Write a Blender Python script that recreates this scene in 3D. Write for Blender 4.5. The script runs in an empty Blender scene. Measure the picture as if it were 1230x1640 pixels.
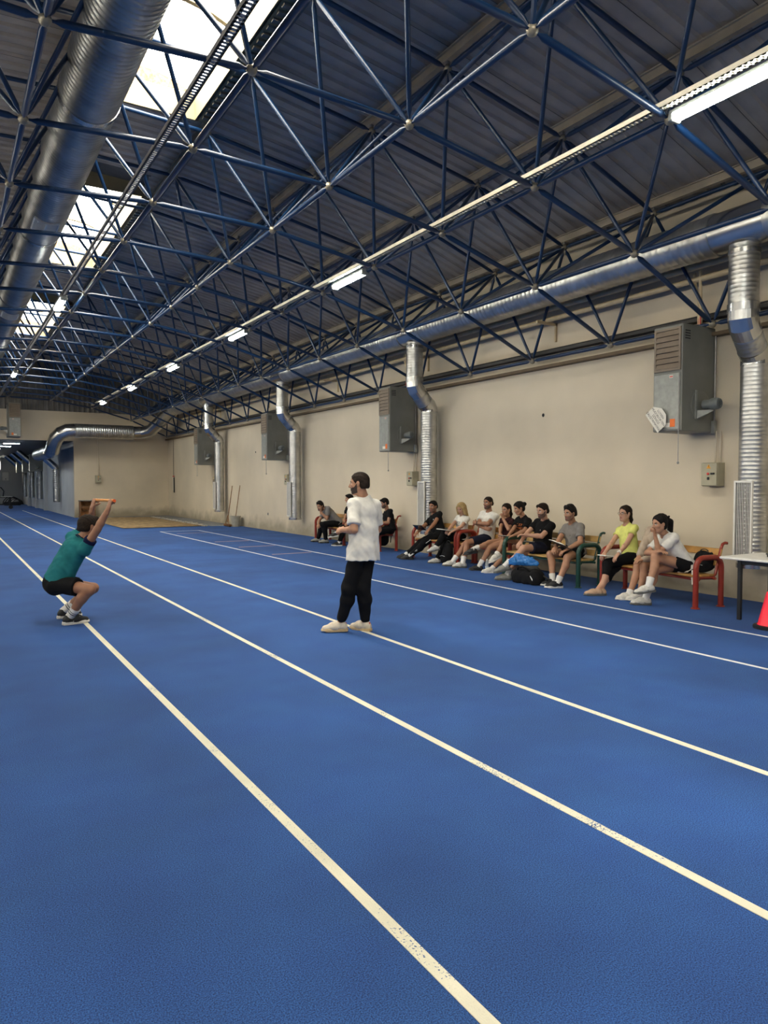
import bpy, math, random
import numpy as np
from mathutils import Vector, Matrix, Euler
from mathutils.bvhtree import BVHTree
random.seed(7); np.random.seed(7)
SC = bpy.context.scene
COL = SC.collection

# ------------------------------------------------------------------ camera
cam = bpy.data.cameras.new('camera'); cam_ob = bpy.data.objects.new('camera', cam); COL.objects.link(cam_ob)
F_PX, VPX, VPY = 1160.0, -90.0, 773.0
cam.sensor_fit = 'VERTICAL'; cam.sensor_height = 24.0; cam.lens = F_PX / 1640.0 * 24.0
pitch = math.atan2(820 - VPY, F_PX); yaw = math.atan2(615 - VPX, math.hypot(F_PX, 820 - VPY))
cam_ob.location = (0, 0, 1.62); cam_ob.rotation_euler = (math.pi / 2 - pitch, 0, -yaw)
cam.clip_start = 0.05; cam.clip_end = 300
SC.camera = cam_ob

# ------------------------------------------------------------------ world (bright overcast sky)
W = bpy.data.worlds.new('sky'); SC.world = W; W.use_nodes = True
wn = W.node_tree.nodes; wn.clear()
wo = wn.new('ShaderNodeOutputWorld'); wb = wn.new('ShaderNodeBackground')
wb.inputs['Color'].default_value = (1.0, 0.93, 0.81, 1); wb.inputs['Strength'].default_value = 13.0
W.node_tree.links.new(wb.outputs[0], wo.inputs[0])
SC.view_settings.view_transform = 'Standard'; SC.view_settings.look = 'None'
SC.view_settings.exposure = 1.25; SC.view_settings.gamma = 1.0; SC.view_settings.use_curve_mapping = False
cy = SC.cycles
cy.max_bounces = 8; cy.diffuse_bounces = 5; cy.glossy_bounces = 3; cy.transparent_max_bounces = 12
cy.caustics_reflective = False; cy.caustics_refractive = False; cy.sample_clamp_indirect = 6.0; cy.use_denoising = True

XC = 1.585                       # ridge line of the hall
XR, XL = 9.45, 2 * 1.585 - 9.45  # side walls
YB0, YF = -11.5, 36.0            # back wall, far wall
SKYL = [(-12.0 + 1.2, -6.4), (-2.9, 2.53), (5.43, 10.86), (14.2, 19.6), (24.0, 29.45)]  # first two, behind the camera, are unseen and added for light
def portal(loc, rot, sx, sy):
    l = bpy.data.lights.new('daylight_portal', 'AREA'); l.shape = 'RECTANGLE'; l.size = sx; l.size_y = sy
    l.cycles.is_portal = True
    o = bpy.data.objects.new('daylight_portal', l); COL.objects.link(o); o.location = loc; o.rotation_euler = rot
SKX0, SKX1 = 1.66, 3.32         # skylights sit just right of the ridge
for a, b in SKYL: portal(((SKX0 + SKX1) / 2, (a + b) / 2, 7.62), (0, 0, 0), SKX1 - SKX0 + .1, b - a + 0.1)

# ------------------------------------------------------------------ materials
MATS = {}
def mat(name, col, rough=0.6, metal=0.0, var=0.06, scale=8.0, bump=0.0, bscale=40.0, col2=None, spec=0.5, emis=None, es=0.0, sheen=0.0):
    if name in MATS: return MATS[name]
    m = bpy.data.materials.new(name); m.use_nodes = True; MATS[name] = m
    nt = m.node_tree; b = nt.nodes['Principled BSDF']
    b.inputs['Roughness'].default_value = rough; b.inputs['Metallic'].default_value = metal
    b.inputs['Specular IOR Level'].default_value = spec
    if sheen: b.inputs['Sheen Weight'].default_value = sheen
    tc = nt.nodes.new('ShaderNodeTexCoord')
    nz = nt.nodes.new('ShaderNodeTexNoise'); nz.inputs['Scale'].default_value = scale; nz.inputs['Detail'].default_value = 5
    nt.links.new(tc.outputs['Object'], nz.inputs['Vector'])
    cr = nt.nodes.new('ShaderNodeValToRGB')
    c2 = col2 or tuple(min(1, c * (1 + var * 2.2)) for c in col); c1 = tuple(c * (1 - var * 2.2) for c in col) if not col2 else col
    cr.color_ramp.elements[0].color = (*c1, 1); cr.color_ramp.elements[1].color = (*c2, 1)
    cr.color_ramp.elements[0].position = 0.3; cr.color_ramp.elements[1].position = 0.7
    nt.links.new(nz.outputs['Fac'], cr.inputs['Fac']); nt.links.new(cr.outputs['Color'], b.inputs['Base Color'])
    if bump:
        n2 = nt.nodes.new('ShaderNodeTexNoise'); n2.inputs['Scale'].default_value = bscale; n2.inputs['Detail'].default_value = 4
        nt.links.new(tc.outputs['Object'], n2.inputs['Vector'])
        bp = nt.nodes.new('ShaderNodeBump'); bp.inputs['Strength'].default_value = bump; bp.inputs['Distance'].default_value = 0.02
        nt.links.new(n2.outputs['Fac'], bp.inputs['Height']); nt.links.new(bp.outputs['Normal'], b.inputs['Normal'])
    if emis:
        b.inputs['Emission Color'].default_value = (*emis, 1); b.inputs['Emission Strength'].default_value = es
    return m

def srgb(r, g, b):
    f = lambda c: (c / 255 / 12.92) if c / 255 <= 0.04045 else ((c / 255 + 0.055) / 1.055) ** 2.4
    return (f(r), f(g), f(b))

M_FLOOR = mat('blue_rubber_track', (0.021, 0.093, 0.345), 0.9, var=0.1, scale=0.7, bump=0.5, bscale=160)
def tune_floor(m):
    nt = m.node_tree; b = nt.nodes['Principled BSDF']; tc = [n for n in nt.nodes if n.type == 'TEX_COORD'][0]
    cr = [n for n in nt.nodes if n.type == 'VALTORGB'][0]
    g = nt.nodes.new('ShaderNodeTexNoise'); g.inputs['Scale'].default_value = 190; g.inputs['Detail'].default_value = 3
    nt.links.new(tc.outputs['Object'], g.inputs['Vector'])
    r2 = nt.nodes.new('ShaderNodeValToRGB'); r2.color_ramp.elements[0].position = 0.36; r2.color_ramp.elements[1].position = 0.62
    r2.color_ramp.elements[0].color = (0.30, 0.32, 0.40, 1); r2.color_ramp.elements[1].color = (1.55, 1.40, 1.22, 1)
    nt.links.new(g.outputs['Fac'], r2.inputs['Fac'])
    g3 = nt.nodes.new('ShaderNodeTexNoise'); g3.inputs['Scale'].default_value = 2.6; g3.inputs['Detail'].default_value = 7
    nt.links.new(tc.outputs['Object'], g3.inputs['Vector'])
    r3 = nt.nodes.new('ShaderNodeValToRGB'); r3.color_ramp.elements[0].position = 0.35; r3.color_ramp.elements[1].position = 0.75
    r3.color_ramp.elements[0].color = (0.92, 0.92, 0.94, 1); r3.color_ramp.elements[1].color = (1.12, 1.10, 1.02, 1)
    nt.links.new(g3.outputs['Fac'], r3.inputs['Fac'])
    prev = cr.outputs['Color']
    for r in (r2, r3):
        mx = nt.nodes.new('ShaderNodeMix'); mx.data_type = 'RGBA'; mx.blend_type = 'MULTIPLY'; mx.inputs['Factor'].default_value = 1
        nt.links.new(prev, mx.inputs['A']); nt.links.new(r.outputs['Color'], mx.inputs['B']); prev = mx.outputs['Result']
    nt.links.new(prev, b.inputs['Base Color'])
tune_floor(M_FLOOR)
def line_mat(name, col, wear):
    m = mat(name, col, 0.85, var=0.04, scale=3, bump=0.4, bscale=160)
    nt = m.node_tree; b = nt.nodes['Principled BSDF']; tc = [n for n in nt.nodes if n.type == 'TEX_COORD'][0]
    cr = [n for n in nt.nodes if n.type == 'VALTORGB'][0]
    g = nt.nodes.new('ShaderNodeTexNoise'); g.inputs['Scale'].default_value = 110; g.inputs['Detail'].default_value = 4
    p = nt.nodes.new('ShaderNodeTexNoise'); p.inputs['Scale'].default_value = 2.2; p.inputs['Detail'].default_value = 3
    for n in (g, p): nt.links.new(tc.outputs['Object'], n.inputs['Vector'])
    ad = nt.nodes.new('ShaderNodeMath'); ad.operation = 'MULTIPLY_ADD'; ad.inputs[1].default_value = 0.75; nt.links.new(p.outputs['Fac'], ad.inputs[0]); nt.links.new(g.outputs['Fac'], ad.inputs[2])
    th = nt.nodes.new('ShaderNodeValToRGB'); th.color_ramp.elements[0].position = 1.0 - wear; th.color_ramp.elements[1].position = min(1.0, 1.0 - wear + 0.06)
    mp = nt.nodes.new('ShaderNodeMath'); mp.operation = 'MULTIPLY'; mp.inputs[1].default_value = 0.8
    nt.links.new(ad.outputs[0], mp.inputs[0]); nt.links.new(mp.outputs[0], th.inputs['Fac'])
    mx = nt.nodes.new('ShaderNodeMix'); mx.data_type = 'RGBA'; nt.links.new(th.outputs['Color'], mx.inputs['Factor'])
    nt.links.new(cr.outputs['Color'], mx.inputs['A']); mx.inputs['B'].default_value = (0.05, 0.11, 0.28, 1)
    nt.links.new(mx.outputs['Result'], b.inputs['Base Color'])
    return m
M_LINE = line_mat('cream_line_paint', (0.80, 0.76, 0.60), 0.17)
M_LINE2 = line_mat('white_line_paint', (0.78, 0.80, 0.82), 0.10)
M_PINK = line_mat('faded_pink_paint', (0.52, 0.36, 0.33), 0.20)
M_WALL = mat('cream_plaster', (0.66, 0.575, 0.435), 0.9, var=0.05, scale=0.5, bump=0.06, bscale=30)
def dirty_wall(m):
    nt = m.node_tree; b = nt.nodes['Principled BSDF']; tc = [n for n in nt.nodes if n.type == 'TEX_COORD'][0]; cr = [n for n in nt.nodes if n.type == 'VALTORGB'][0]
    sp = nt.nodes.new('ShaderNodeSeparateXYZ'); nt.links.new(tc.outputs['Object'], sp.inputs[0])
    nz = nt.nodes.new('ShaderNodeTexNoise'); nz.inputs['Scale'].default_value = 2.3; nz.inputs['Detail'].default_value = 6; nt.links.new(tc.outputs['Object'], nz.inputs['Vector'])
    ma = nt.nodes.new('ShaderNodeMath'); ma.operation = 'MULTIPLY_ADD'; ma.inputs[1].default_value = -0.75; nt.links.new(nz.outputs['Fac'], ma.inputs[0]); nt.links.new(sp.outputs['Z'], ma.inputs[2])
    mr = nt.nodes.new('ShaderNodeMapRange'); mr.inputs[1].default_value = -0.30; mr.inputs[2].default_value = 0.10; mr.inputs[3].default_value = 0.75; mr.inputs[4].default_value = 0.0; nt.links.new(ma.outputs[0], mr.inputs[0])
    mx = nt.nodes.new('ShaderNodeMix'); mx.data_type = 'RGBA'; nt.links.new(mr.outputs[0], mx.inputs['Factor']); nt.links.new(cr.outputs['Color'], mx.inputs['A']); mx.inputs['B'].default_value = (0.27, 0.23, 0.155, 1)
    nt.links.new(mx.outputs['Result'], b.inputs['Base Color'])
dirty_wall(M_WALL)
M_WALL_G = mat('grey_plaster', (0.50, 0.50, 0.49), 0.9, var=0.05, scale=0.6, bump=0.06, bscale=30)
M_SHELL = mat('roof_shell_dark', (0.10, 0.10, 0.10), 0.9)
M_DECK = mat('grey_sheet_steel', (0.40, 0.355, 0.31), 0.62, 0.0, var=0.08, scale=2.5)
M_CLAD = mat('grey_cladding', (0.16, 0.15, 0.135), 0.7, var=0.1, scale=2)
M_BLUE = mat('blue_steel_paint', (0.005, 0.026, 0.078), 0.34, 0.0, var=0.05, scale=6)
M_NODE = mat('zinc_node', (0.28, 0.25, 0.19), 0.45, 0.5, var=0.1, scale=20)
M_PURL = mat('beige_purlin', (0.46, 0.39, 0.29), 0.6, var=0.08, scale=3)
M_CURB = mat('cream_curb_board', (0.25, 0.20, 0.11), 0.7, var=0.05, scale=3)
M_OSB = mat('chipboard', (0.36, 0.19, 0.07), 0.85, var=0.3, scale=30)
M_GALV = mat('galvanised_steel', (0.52, 0.52, 0.50), 0.37, 1.0, var=0.09, scale=5)
M_GALVD = mat('dark_galvanised_steel', (0.36, 0.36, 0.35), 0.36, 1.0, var=0.12, scale=3)  # darker, duller galvanised steel for the ridge duct
M_GALV2 = mat('galvanised_steel_smooth', (0.56, 0.56, 0.55), 0.26, 1.0, var=0.05, scale=3)
M_TRAY = mat('cream_cable_tray', (0.70, 0.66, 0.54), 0.5, 0.2, var=0.05)
M_TRAYD = mat('zinc_cable_tray', (0.32, 0.31, 0.30), 0.45, 0.7, var=0.08)
M_PIPE = mat('cream_pipe', (0.58, 0.46, 0.28), 0.5, var=0.05)
M_WHITE = mat('white_paint', (0.78, 0.76, 0.70), 0.5, var=0.03)
M_BLACK = mat('black_plastic', (0.010, 0.010, 0.011), 0.45, var=0.1)
M_DARK = mat('dark_gap', (0.02, 0.02, 0.022), 0.8)
M_HEAT = mat('grey_enamel', (0.20, 0.20, 0.175), 0.5, 0.0, var=0.05, scale=3)
M_HEATS = mat('zinc_panel', (0.30, 0.31, 0.285), 0.42, 0.2, var=0.06, scale=12)
M_LOUV = mat('brown_louvre', (0.22, 0.17, 0.12), 0.5, var=0.05)
M_MOTOR = mat('grey_motor', (0.16, 0.175, 0.17), 0.45, 0.0)
M_ORANGE = mat('orange_sticker', (0.75, 0.16, 0.02), 0.5, var=0.02)
M_YEL = mat('yellow_sticker', (0.80, 0.36, 0.03), 0.5, var=0.02)
M_RED = mat('red_label', (0.6, 0.05, 0.04), 0.5, var=0.02)
M_BOX = mat('beige_enclosure', (0.40, 0.37, 0.26), 0.5, var=0.04)
M_WOOD = mat('golden_slat_wood', (0.46, 0.24, 0.065), 0.45, var=0.14, scale=5)
M_WOODP = mat('pale_slat_wood', (0.54, 0.34, 0.12), 0.45, var=0.12, scale=5)
M_WOODD = mat('dark_old_wood', (0.22, 0.10, 0.035), 0.75, var=0.2, scale=9)
M_REDT = mat('red_brown_tube', (0.26, 0.030, 0.016), 0.28, var=0.05)
M_GRNT = mat('green_tube', (0.012, 0.055, 0.040), 0.30, var=0.05)
M_SAND = mat('sand', (0.25, 0.17, 0.08), 1.0, var=0.2, scale=5, bump=1.0, bscale=14)
M_CONC = mat('concrete', (0.20, 0.205, 0.21), 0.95, var=0.1, scale=2, bump=0.2)
M_GRAV = mat('pale_gravel', (0.50, 0.46, 0.38), 1.0, var=0.2, scale=14, bump=1.0, bscale=30)
M_CONE = mat('neon_red_plastic', (0.95, 0.012, 0.045), 0.45, var=0.02)
M_TUBEL = mat('lit_tube', (1, 1, 1), 0.5, emis=(0.95, 1.0, 0.95), es=30.0)
M_TUBEF = mat('lit_panel', (1, 1, 1), 0.5, emis=(0.85, 0.95, 1.0), es=32.0)
M_PAPER = mat('paper_white', (0.78, 0.75, 0.66), 0.8, var=0.02)
M_INK = mat('black_ink', (0.02, 0.02, 0.02), 0.8)

def glass_mat(name, tint, amt):
    m = bpy.data.materials.new(name); m.use_nodes = True; nt = m.node_tree; nt.nodes.clear()
    o = nt.nodes.new('ShaderNodeOutputMaterial'); t = nt.nodes.new('ShaderNodeBsdfTransparent'); g = nt.nodes.new('ShaderNodeBsdfPrincipled')
    g.inputs['Base Color'].default_value = (*tint, 1); g.inputs['Roughness'].default_value = 0.12
    tc = nt.nodes.new('ShaderNodeTexCoord'); nz = nt.nodes.new('ShaderNodeTexNoise'); nz.inputs['Scale'].default_value = 4
    nt.links.new(tc.outputs['Object'], nz.inputs['Vector'])
    mr = nt.nodes.new('ShaderNodeMapRange'); mr.inputs[3].default_value = amt * 0.85; mr.inputs[4].default_value = amt * 1.15
    nt.links.new(nz.outputs['Fac'], mr.inputs[0])
    x = nt.nodes.new('ShaderNodeMixShader'); t.inputs[0].default_value = (*[min(1, 0.5 + 0.5 * c) for c in tint], 1)
    nt.links.new(mr.outputs[0], x.inputs[0]); nt.links.new(t.outputs[0], x.inputs[1]); nt.links.new(g.outputs[0], x.inputs[2]); nt.links.new(x.outputs[0], o.inputs[0])
    return m
M_PANE = glass_mat('polycarbonate_pane', (0.95, 0.95, 0.93), 0.12)
M_BOTTLE = glass_mat('clear_bottle_plastic', (0.85, 0.9, 0.92), 0.35)
M_BLUEBAG = glass_mat('blue_bag_film', (0.04, 0.22, 0.60), 0.8)

# ------------------------------------------------------------------ mesh helpers
class MB:
    def __init__(s): s.v = []; s.f = []; s.m = []
    def add(s, vs, fs, mi=0):
        o = len(s.v); s.v += [tuple(map(float, p)) for p in vs]; s.f += [tuple(i + o for i in f) for f in fs]; s.m += [mi] * len(fs); return s
    def bx(s, x0, x1, y0, y1, z0, z1, mi=0, R=None, at=None, bev=0.0):
        if bev > 0:
            b = min(bev, (x1-x0)*.45, (y1-y0)*.45, (z1-z0)*.45); vs = []
            for z, i in ((z0, b), (z0 + b, 0), (z1 - b, 0), (z1, b)):
                X0, X1, Y0, Y1 = x0 + i, x1 - i, y0 + i, y1 - i; c = b * 0.6 if i == 0 else b * .3
                vs += [(X0+c, Y0, z), (X1-c, Y0, z), (X1, Y0+c, z), (X1, Y1-c, z), (X1-c, Y1, z), (X0+c, Y1, z), (X0, Y1-c, z), (X0, Y0+c, z)]
            fs = [tuple(reversed(range(8))), tuple(range(24, 32))]
            for l in range(3):
                for k in range(8): a = l*8+k; c2 = l*8+(k+1) % 8; fs.append((a, c2, c2+8, a+8))
        else:
            vs = [(x0,y0,z0),(x1,y0,z0),(x1,y1,z0),(x0,y1,z0),(x0,y0,z1),(x1,y0,z1),(x1,y1,z1),(x0,y1,z1)]
            fs = [(0,3,2,1),(4,5,6,7),(0,1,5,4),(1,2,6,5),(2,3,7,6),(3,0,4,7)]
        if R is not None or at is not None:
            R = R or Matrix.Identity(3); at = Vector(at or (0, 0, 0)); vs = [R @ Vector(p) + at for p in vs]
        return s.add(vs, fs, mi)
    def tube(s, pts, r, n=10, mi=0, caps=True):
        pts = [Vector(p) for p in pts]; N = len(pts); rr = r if isinstance(r, (list, tuple)) else [r] * N
        tg = [(pts[min(i+1, N-1)] - pts[max(i-1, 0)]).normalized() for i in range(N)]
        a = tg[0].orthogonal().normalized(); vs = []
        for i in range(N):
            a = (a - tg[i] * a.dot(tg[i]));  a = a.normalized() if a.length > 1e-6 else tg[i].orthogonal().normalized()
            b = tg[i].cross(a)
            for k in range(n):
                t = 2 * math.pi * k / n; vs.append(pts[i] + (a * math.cos(t) + b * math.sin(t)) * rr[i])
        fs = [(i*n+k, i*n+(k+1) % n, (i+1)*n+(k+1) % n, (i+1)*n+k) for i in range(N-1) for k in range(n)]
        if caps: fs += [tuple(reversed(range(n))), tuple(range((N-1)*n, N*n))]
        return s.add(vs, fs, mi)
    def lathe(s, prof, n=20, mi=0, M=None):
        vs = []; N = len(prof)
        for r, z in prof:
            for k in range(n):
                t = 2*math.pi*k/n; p = Vector((r*math.cos(t), r*math.sin(t), z)); vs.append(M @ p if M else p)
        fs = [(i*n+k, i*n+(k+1) % n, (i+1)*n+(k+1) % n, (i+1)*n+k) for i in range(N-1) for k in range(n)]
        fs += [tuple(reversed(range(n))), tuple(range((N-1)*n, N*n))]
        return s.add(vs, fs, mi)
    def quad(s, a, b, c, d, mi=0): return s.add([a, b, c, d], [(0, 1, 2, 3)], mi)
    def mesh(s, name, mats, smooth=False):
        me = bpy.data.meshes.new(name); me.from_pydata(s.v, [], s.f); me.update()
        for m in (mats if isinstance(mats, (list, tuple)) else [mats]): me.materials.append(m)
        if any(s.m): me.polygons.foreach_set('material_index', s.m)
        if smooth: me.polygons.foreach_set('use_smooth', [True] * len(me.polygons)); smooth_angle(me, smooth)
        return me
    def build(s, name, mats, parent=None, smooth=False, **props): return ob(name, s.mesh(name, mats, smooth), parent, **props)
def smooth_angle(me, ang):
    if ang is True: ang = 0.7
    try: me.set_sharp_from_angle(angle=ang)
    except Exception: pass
def ob(name, me, parent=None, label=None, cat=None, group=None, kind=None, loc=None, mw=None):
    o = bpy.data.objects.new(name, me); COL.objects.link(o)
    if parent: o.parent = parent
    if loc is not None: o.location = loc
    if mw is not None: o.matrix_local = mw
    return tag(o, label, cat, group, kind)
def tag(o, label=None, cat=None, group=None, kind=None):
    if label: o['label'] = label
    if cat: o['category'] = cat
    if group: o['group'] = group
    if kind: o['kind'] = kind
    return o
def empty(name, loc=(0, 0, 0), rz=0.0, **p):
    o = bpy.data.objects.new(name, None); COL.objects.link(o); o.location = loc; o.rotation_euler = (0, 0, rz); o.empty_display_size = 0.1
    return tag(o, **p)
def copy_tree(src, parent=None):
    c = src.copy(); COL.objects.link(c)
    if parent: c.parent = parent
    for ch in list(src.children): copy_tree(ch, c)
    return c
def rotz(a): return Matrix.Rotation(a, 3, 'Z')
def arcpts(c, r, a0, a1, n, ax, ay):
    c = Vector(c); ax = Vector(ax); ay = Vector(ay)
    return [c + ax * (r * math.cos(a0 + (a1 - a0) * i / n)) + ay * (r * math.sin(a0 + (a1 - a0) * i / n)) for i in range(n + 1)]
def text_mesh(txt, size, align='CENTER'):
    cu = bpy.data.curves.new('t', 'FONT'); cu.body = txt; cu.size = size; cu.align_x = align; cu.align_y = 'CENTER'; cu.resolution_u = 2
    o = bpy.data.objects.new('t', cu); COL.objects.link(o); dg = bpy.context.evaluated_depsgraph_get()
    me = bpy.data.meshes.new_from_object(o.evaluated_get(dg)); bpy.data.objects.remove(o); bpy.data.curves.remove(cu); return me
# ------------------------------------------------------------------ the room shell
fl = MB().add([(XL - .3, YB0 - .3, 0), (XR + .1, YB0 - .3, 0), (XR + .1, 64, 0), (XL - .3, 64, 0)], [(0, 1, 2, 3)]).build('floor', M_FLOOR, kind='structure', label='blue rubber indoor running track floor', cat='floor')
def strip(x0, x1, y0, y1, m, z=0.003, name='lane_line'):
    MB().bx(x0, x1, y0, y1, 0.0005, z).build(name, m, fl)
for x in (1.365, 2.60, 3.885): strip(x - .026, x + .026, -4.0, 47.0, M_LINE)
for x in (6.08, 7.36): strip(x - .022, x + .022, -4.0, 24.25, M_LINE2, name='runway_line')
strip(6.10, 7.34, 24.20, 24.245, M_LINE2, name='runway_line')
for y, w in ((23.05, .05), (19.27, .07), (17.4, .07), (15.24, .07)): strip(6.30, 7.27, y - w / 2, y + w / 2, M_PINK, name='takeoff_bar')

def wall(name, x0, x1, y0, y1, z0, z1, m, **k): return MB().bx(x0, x1, y0, y1, z0, z1).build(name, m, kind='structure', **k)
w_r = wall('wall_right', XR, XR + .2, YB0 - .2, YF + .2, 0, 5.86, M_WALL)
wall('wall_left', XL - .2, XL, YB0 - .2, 64, 0, 3.75, M_WALL)
wall('wall_left_upper', XL - .2, XL, YB0 - .2, 64, 4.50, 5.86, M_WALL)
yw = YB0; nw = 7
while yw < YF:
    wall('wall_left_pier', XL - .2, XL, yw - .35, yw + .35, 3.75, 4.50, M_WALL)
    if yw + 3.4 < YF + 1:
        we = empty(f'window_{nw}', (XL - .1, yw + .35, 3.75), kind='structure'); nw += 1; Lw = 2.7  # unseen high window strip, invented to bring daylight from the left
        MB().bx(-.04, .04, 0, Lw, 0, .06).bx(-.04, .04, 0, Lw, .69, .75).bx(-.04, .04, Lw / 2 - .03, Lw / 2 + .03, .06, .69).build('window_frame', M_WHITE, we); MB().bx(-.005, .005, 0, Lw, .03, .72).build('pane', M_PANE, we)
    yw += 3.4
wall('wall_left_far', XL - .2, XL, yw - 3.4, 64, 3.75, 4.50, M_WALL)
portal((XL - .28, (YB0 + YF) / 2, 4.12), (0, -math.pi / 2, 0), .75, YF - YB0)
wall('wall_back', XL, XR, YB0 - .2, YB0, 0, 7.6, M_WALL)
# far wall: low solid part on the right, band above the corridor mouth, cladding above
XO = 5.15
wall('wall_far', XO, XR, YF, YF + .2, 0, 3.62, M_WALL)
wall('wall_far_upper', XL, XR, YF + .02, YF + .22, 3.53, 4.87, M_WALL)
cl = empty('wall_gable', (0, 0, 0), kind='structure')
MB().bx(XL, XR, YF + .10, YF + .2, 4.87, 7.4).build('cladding_backing', M_DARK, cl)
x = XL
pan = MB()
for i in range(4):
    a = i * .215; pan.add([(a, 0, 0), (a + .09, 0, 0), (a + .12, -.03, 0), (a + .18, -.03, 0), (a + .215, 0, 0), (a, 0, 2.5), (a + .09, 0, 2.5), (a + .12, -.03, 2.5), (a + .18, -.03, 2.5), (a + .215, 0, 2.5)], [(k, k + 1, k + 6, k + 5) for k in range(4)])
pm = pan.mesh('cladding_panel', M_CLAD)
while x < XR - .1:
    ob('cladding_panel', pm, cl, loc=(x, YF + .09, 4.87)); x += .87
# corridor beyond the opening
wall('wall_corridor_right', XO, XO + .2, YF + .2, 62.2, 0, 3.6, M_WALL_G)
wall('wall_corridor_end', XL, XO, 62, 62.2, 0, 2.55, M_WALL_G)
wall('wall_corridor_end_upper', XL, XO, 62, 62.2, 3.30, 3.6, M_WALL_G)
wall('wall_corridor_end_side', 3.72, XO, 62, 62.2, 2.55, 3.30, M_WALL_G)
wall('wall_corridor_end_left', XL, 1.6, 62, 62.2, 2.55, 3.30, M_WALL_G)
wall('ceiling_corridor', XL, XO + .2, YF + .2, 62.2, 3.53, 3.75, mat('dark_ceiling_board', (0.05, 0.055, 0.065), 0.9))
for y in (46.3, 51.0, 56.0): wall('trim_pilaster', XO - .16, XO + .01, y, y + .5, 0, 3.53, M_WALL_G)
wf = empty('window_6', (1.6, 62.05, 2.55), kind='structure')
fr = MB(); fr.bx(0, 2.12, 0, .08, 0, .06).bx(0, 2.12, 0, .08, .69, .75)
for a in (0, .68, 1.38, 2.06): fr.bx(a, a + .06, 0, .08, .06, .69)
fr.build('window_frame', M_WHITE, wf); MB().bx(0.03, 2.09, .03, .04, .03, .72).build('pane', M_PANE, wf)
portal((2.66, 62.3, 2.92), (math.pi / 2, 0, 0), 2.1, .75)

# ------------------------------------------------------------------ roof
XB = [0.75, 2.45, 4.15, 5.87, 7.57, 9.20]; ZB = [5.23, 5.34, 5.28, 5.01, 4.53, 3.83]
XT = [XC, 3.50, 5.29, 7.20, 9.07]; ZT = [6.95, 6.87, 6.60, 6.24, 5.60]
BL = sorted([(2 * XC - x, z) for x, z in zip(XB[2:], ZB[2:])]) + list(zip(XB, ZB))
TL = sorted([(2 * XC - x, z) for x, z in zip(XT[1:], ZT[1:])]) + list(zip(XT, ZT))
DY = 1.81; YN = 6.33
prof = [(XC, 7.24), (3.32, 7.16), (3.50, 7.13), (5.29, 6.86), (7.20, 6.50), (9.07, 5.86), (9.52, 5.70)]
ce = empty('ceiling', (0, 0, 0), kind='structure')
shell = MB()
def shell_row(y0, y1, pr, sides=(1, -1)):
    for sgn in sides:
        for (xa, za), (xb, zb) in zip(pr[:-1], pr[1:]):
            A = XC + sgn * (xa - XC); B = XC + sgn * (xb - XC)
            q = [(A, y0, za + .06), (B, y0, zb + .06), (B, y1, zb + .06), (A, y1, za + .06)]
            shell.quad(*(q if sgn > 0 else q[::-1]))
ys = YB0 - .2
for a, b in SKYL:
    shell_row(ys, a, prof); shell_row(a, b, prof[1:], (1,)); shell_row(a, b, prof, (-1,)); shell.quad((XC, a, 7.30), (SKX0, a, 7.30), (SKX0, b, 7.30), (XC, b, 7.30)); ys = b
shell_row(ys, YF + .3, prof)
shell.build('roof_shell', M_SHELL, ce)  # unseen outer skin added over the panels to block light leaks
def sheet(pr, nrib, pitch):
    m = MB(); ring = []
    for i in range(nrib):
        a = i * pitch; ring += [(a, 0), (a + pitch * .50, 0), (a + pitch * .60, .036), (a + pitch * .90, .036)]
    ring.append((nrib * pitch, 0)); ring.append((nrib * pitch, .045)); n = len(ring)
    vs = [(x, y, z + dz) for x, z in pr for y, dz in ring]
    return m.add(vs, [(i * n + k, i * n + k + 1, (i + 1) * n + k + 1, (i + 1) * n + k) for i in range(len(pr) - 1) for k in range(n - 1)])
PW = DY / 2
full = sheet(prof, 4, (PW - .008) / 4); part = sheet(prof[1:], 4, (PW - .008) / 4)
fm, pmh = full.mesh('roof_panel', M_DECK), part.mesh('roof_panel', M_DECK)
rest = MB()
y = YN - DY * 9.5
while y < YF - .02:
    mid = y + PW / 2; sk = any(a - .3 < mid < b + .3 for a, b in SKYL); src = part if sk else full
    if y > 2: ob('roof_panel', pmh if sk else fm, ce, loc=(0, y, 0))
    else: rest.add([(p[0], p[1] + y, p[2]) for p in src.v], src.f)
    rest.add([(2 * XC - p[0], p[1] + y, p[2]) for p in full.v], [f[::-1] for f in full.f])
    y += PW
rest.build('roof_panel_rest', M_DECK, ce, kind='stuff')
# purlins
for x, z in TL:
    segs = [(YB0, YF)]
    for a, b in segs:
        m = MB(); m.bx(x - .035, x + .035, a, b, z + .20, z + .215).bx(x - .035, x + .035, a, b, z + .085, z + .10).bx(x - .006, x + .006, a, b, z + .10, z + .20)
        m.build('purlin', M_PURL, ce)
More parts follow.
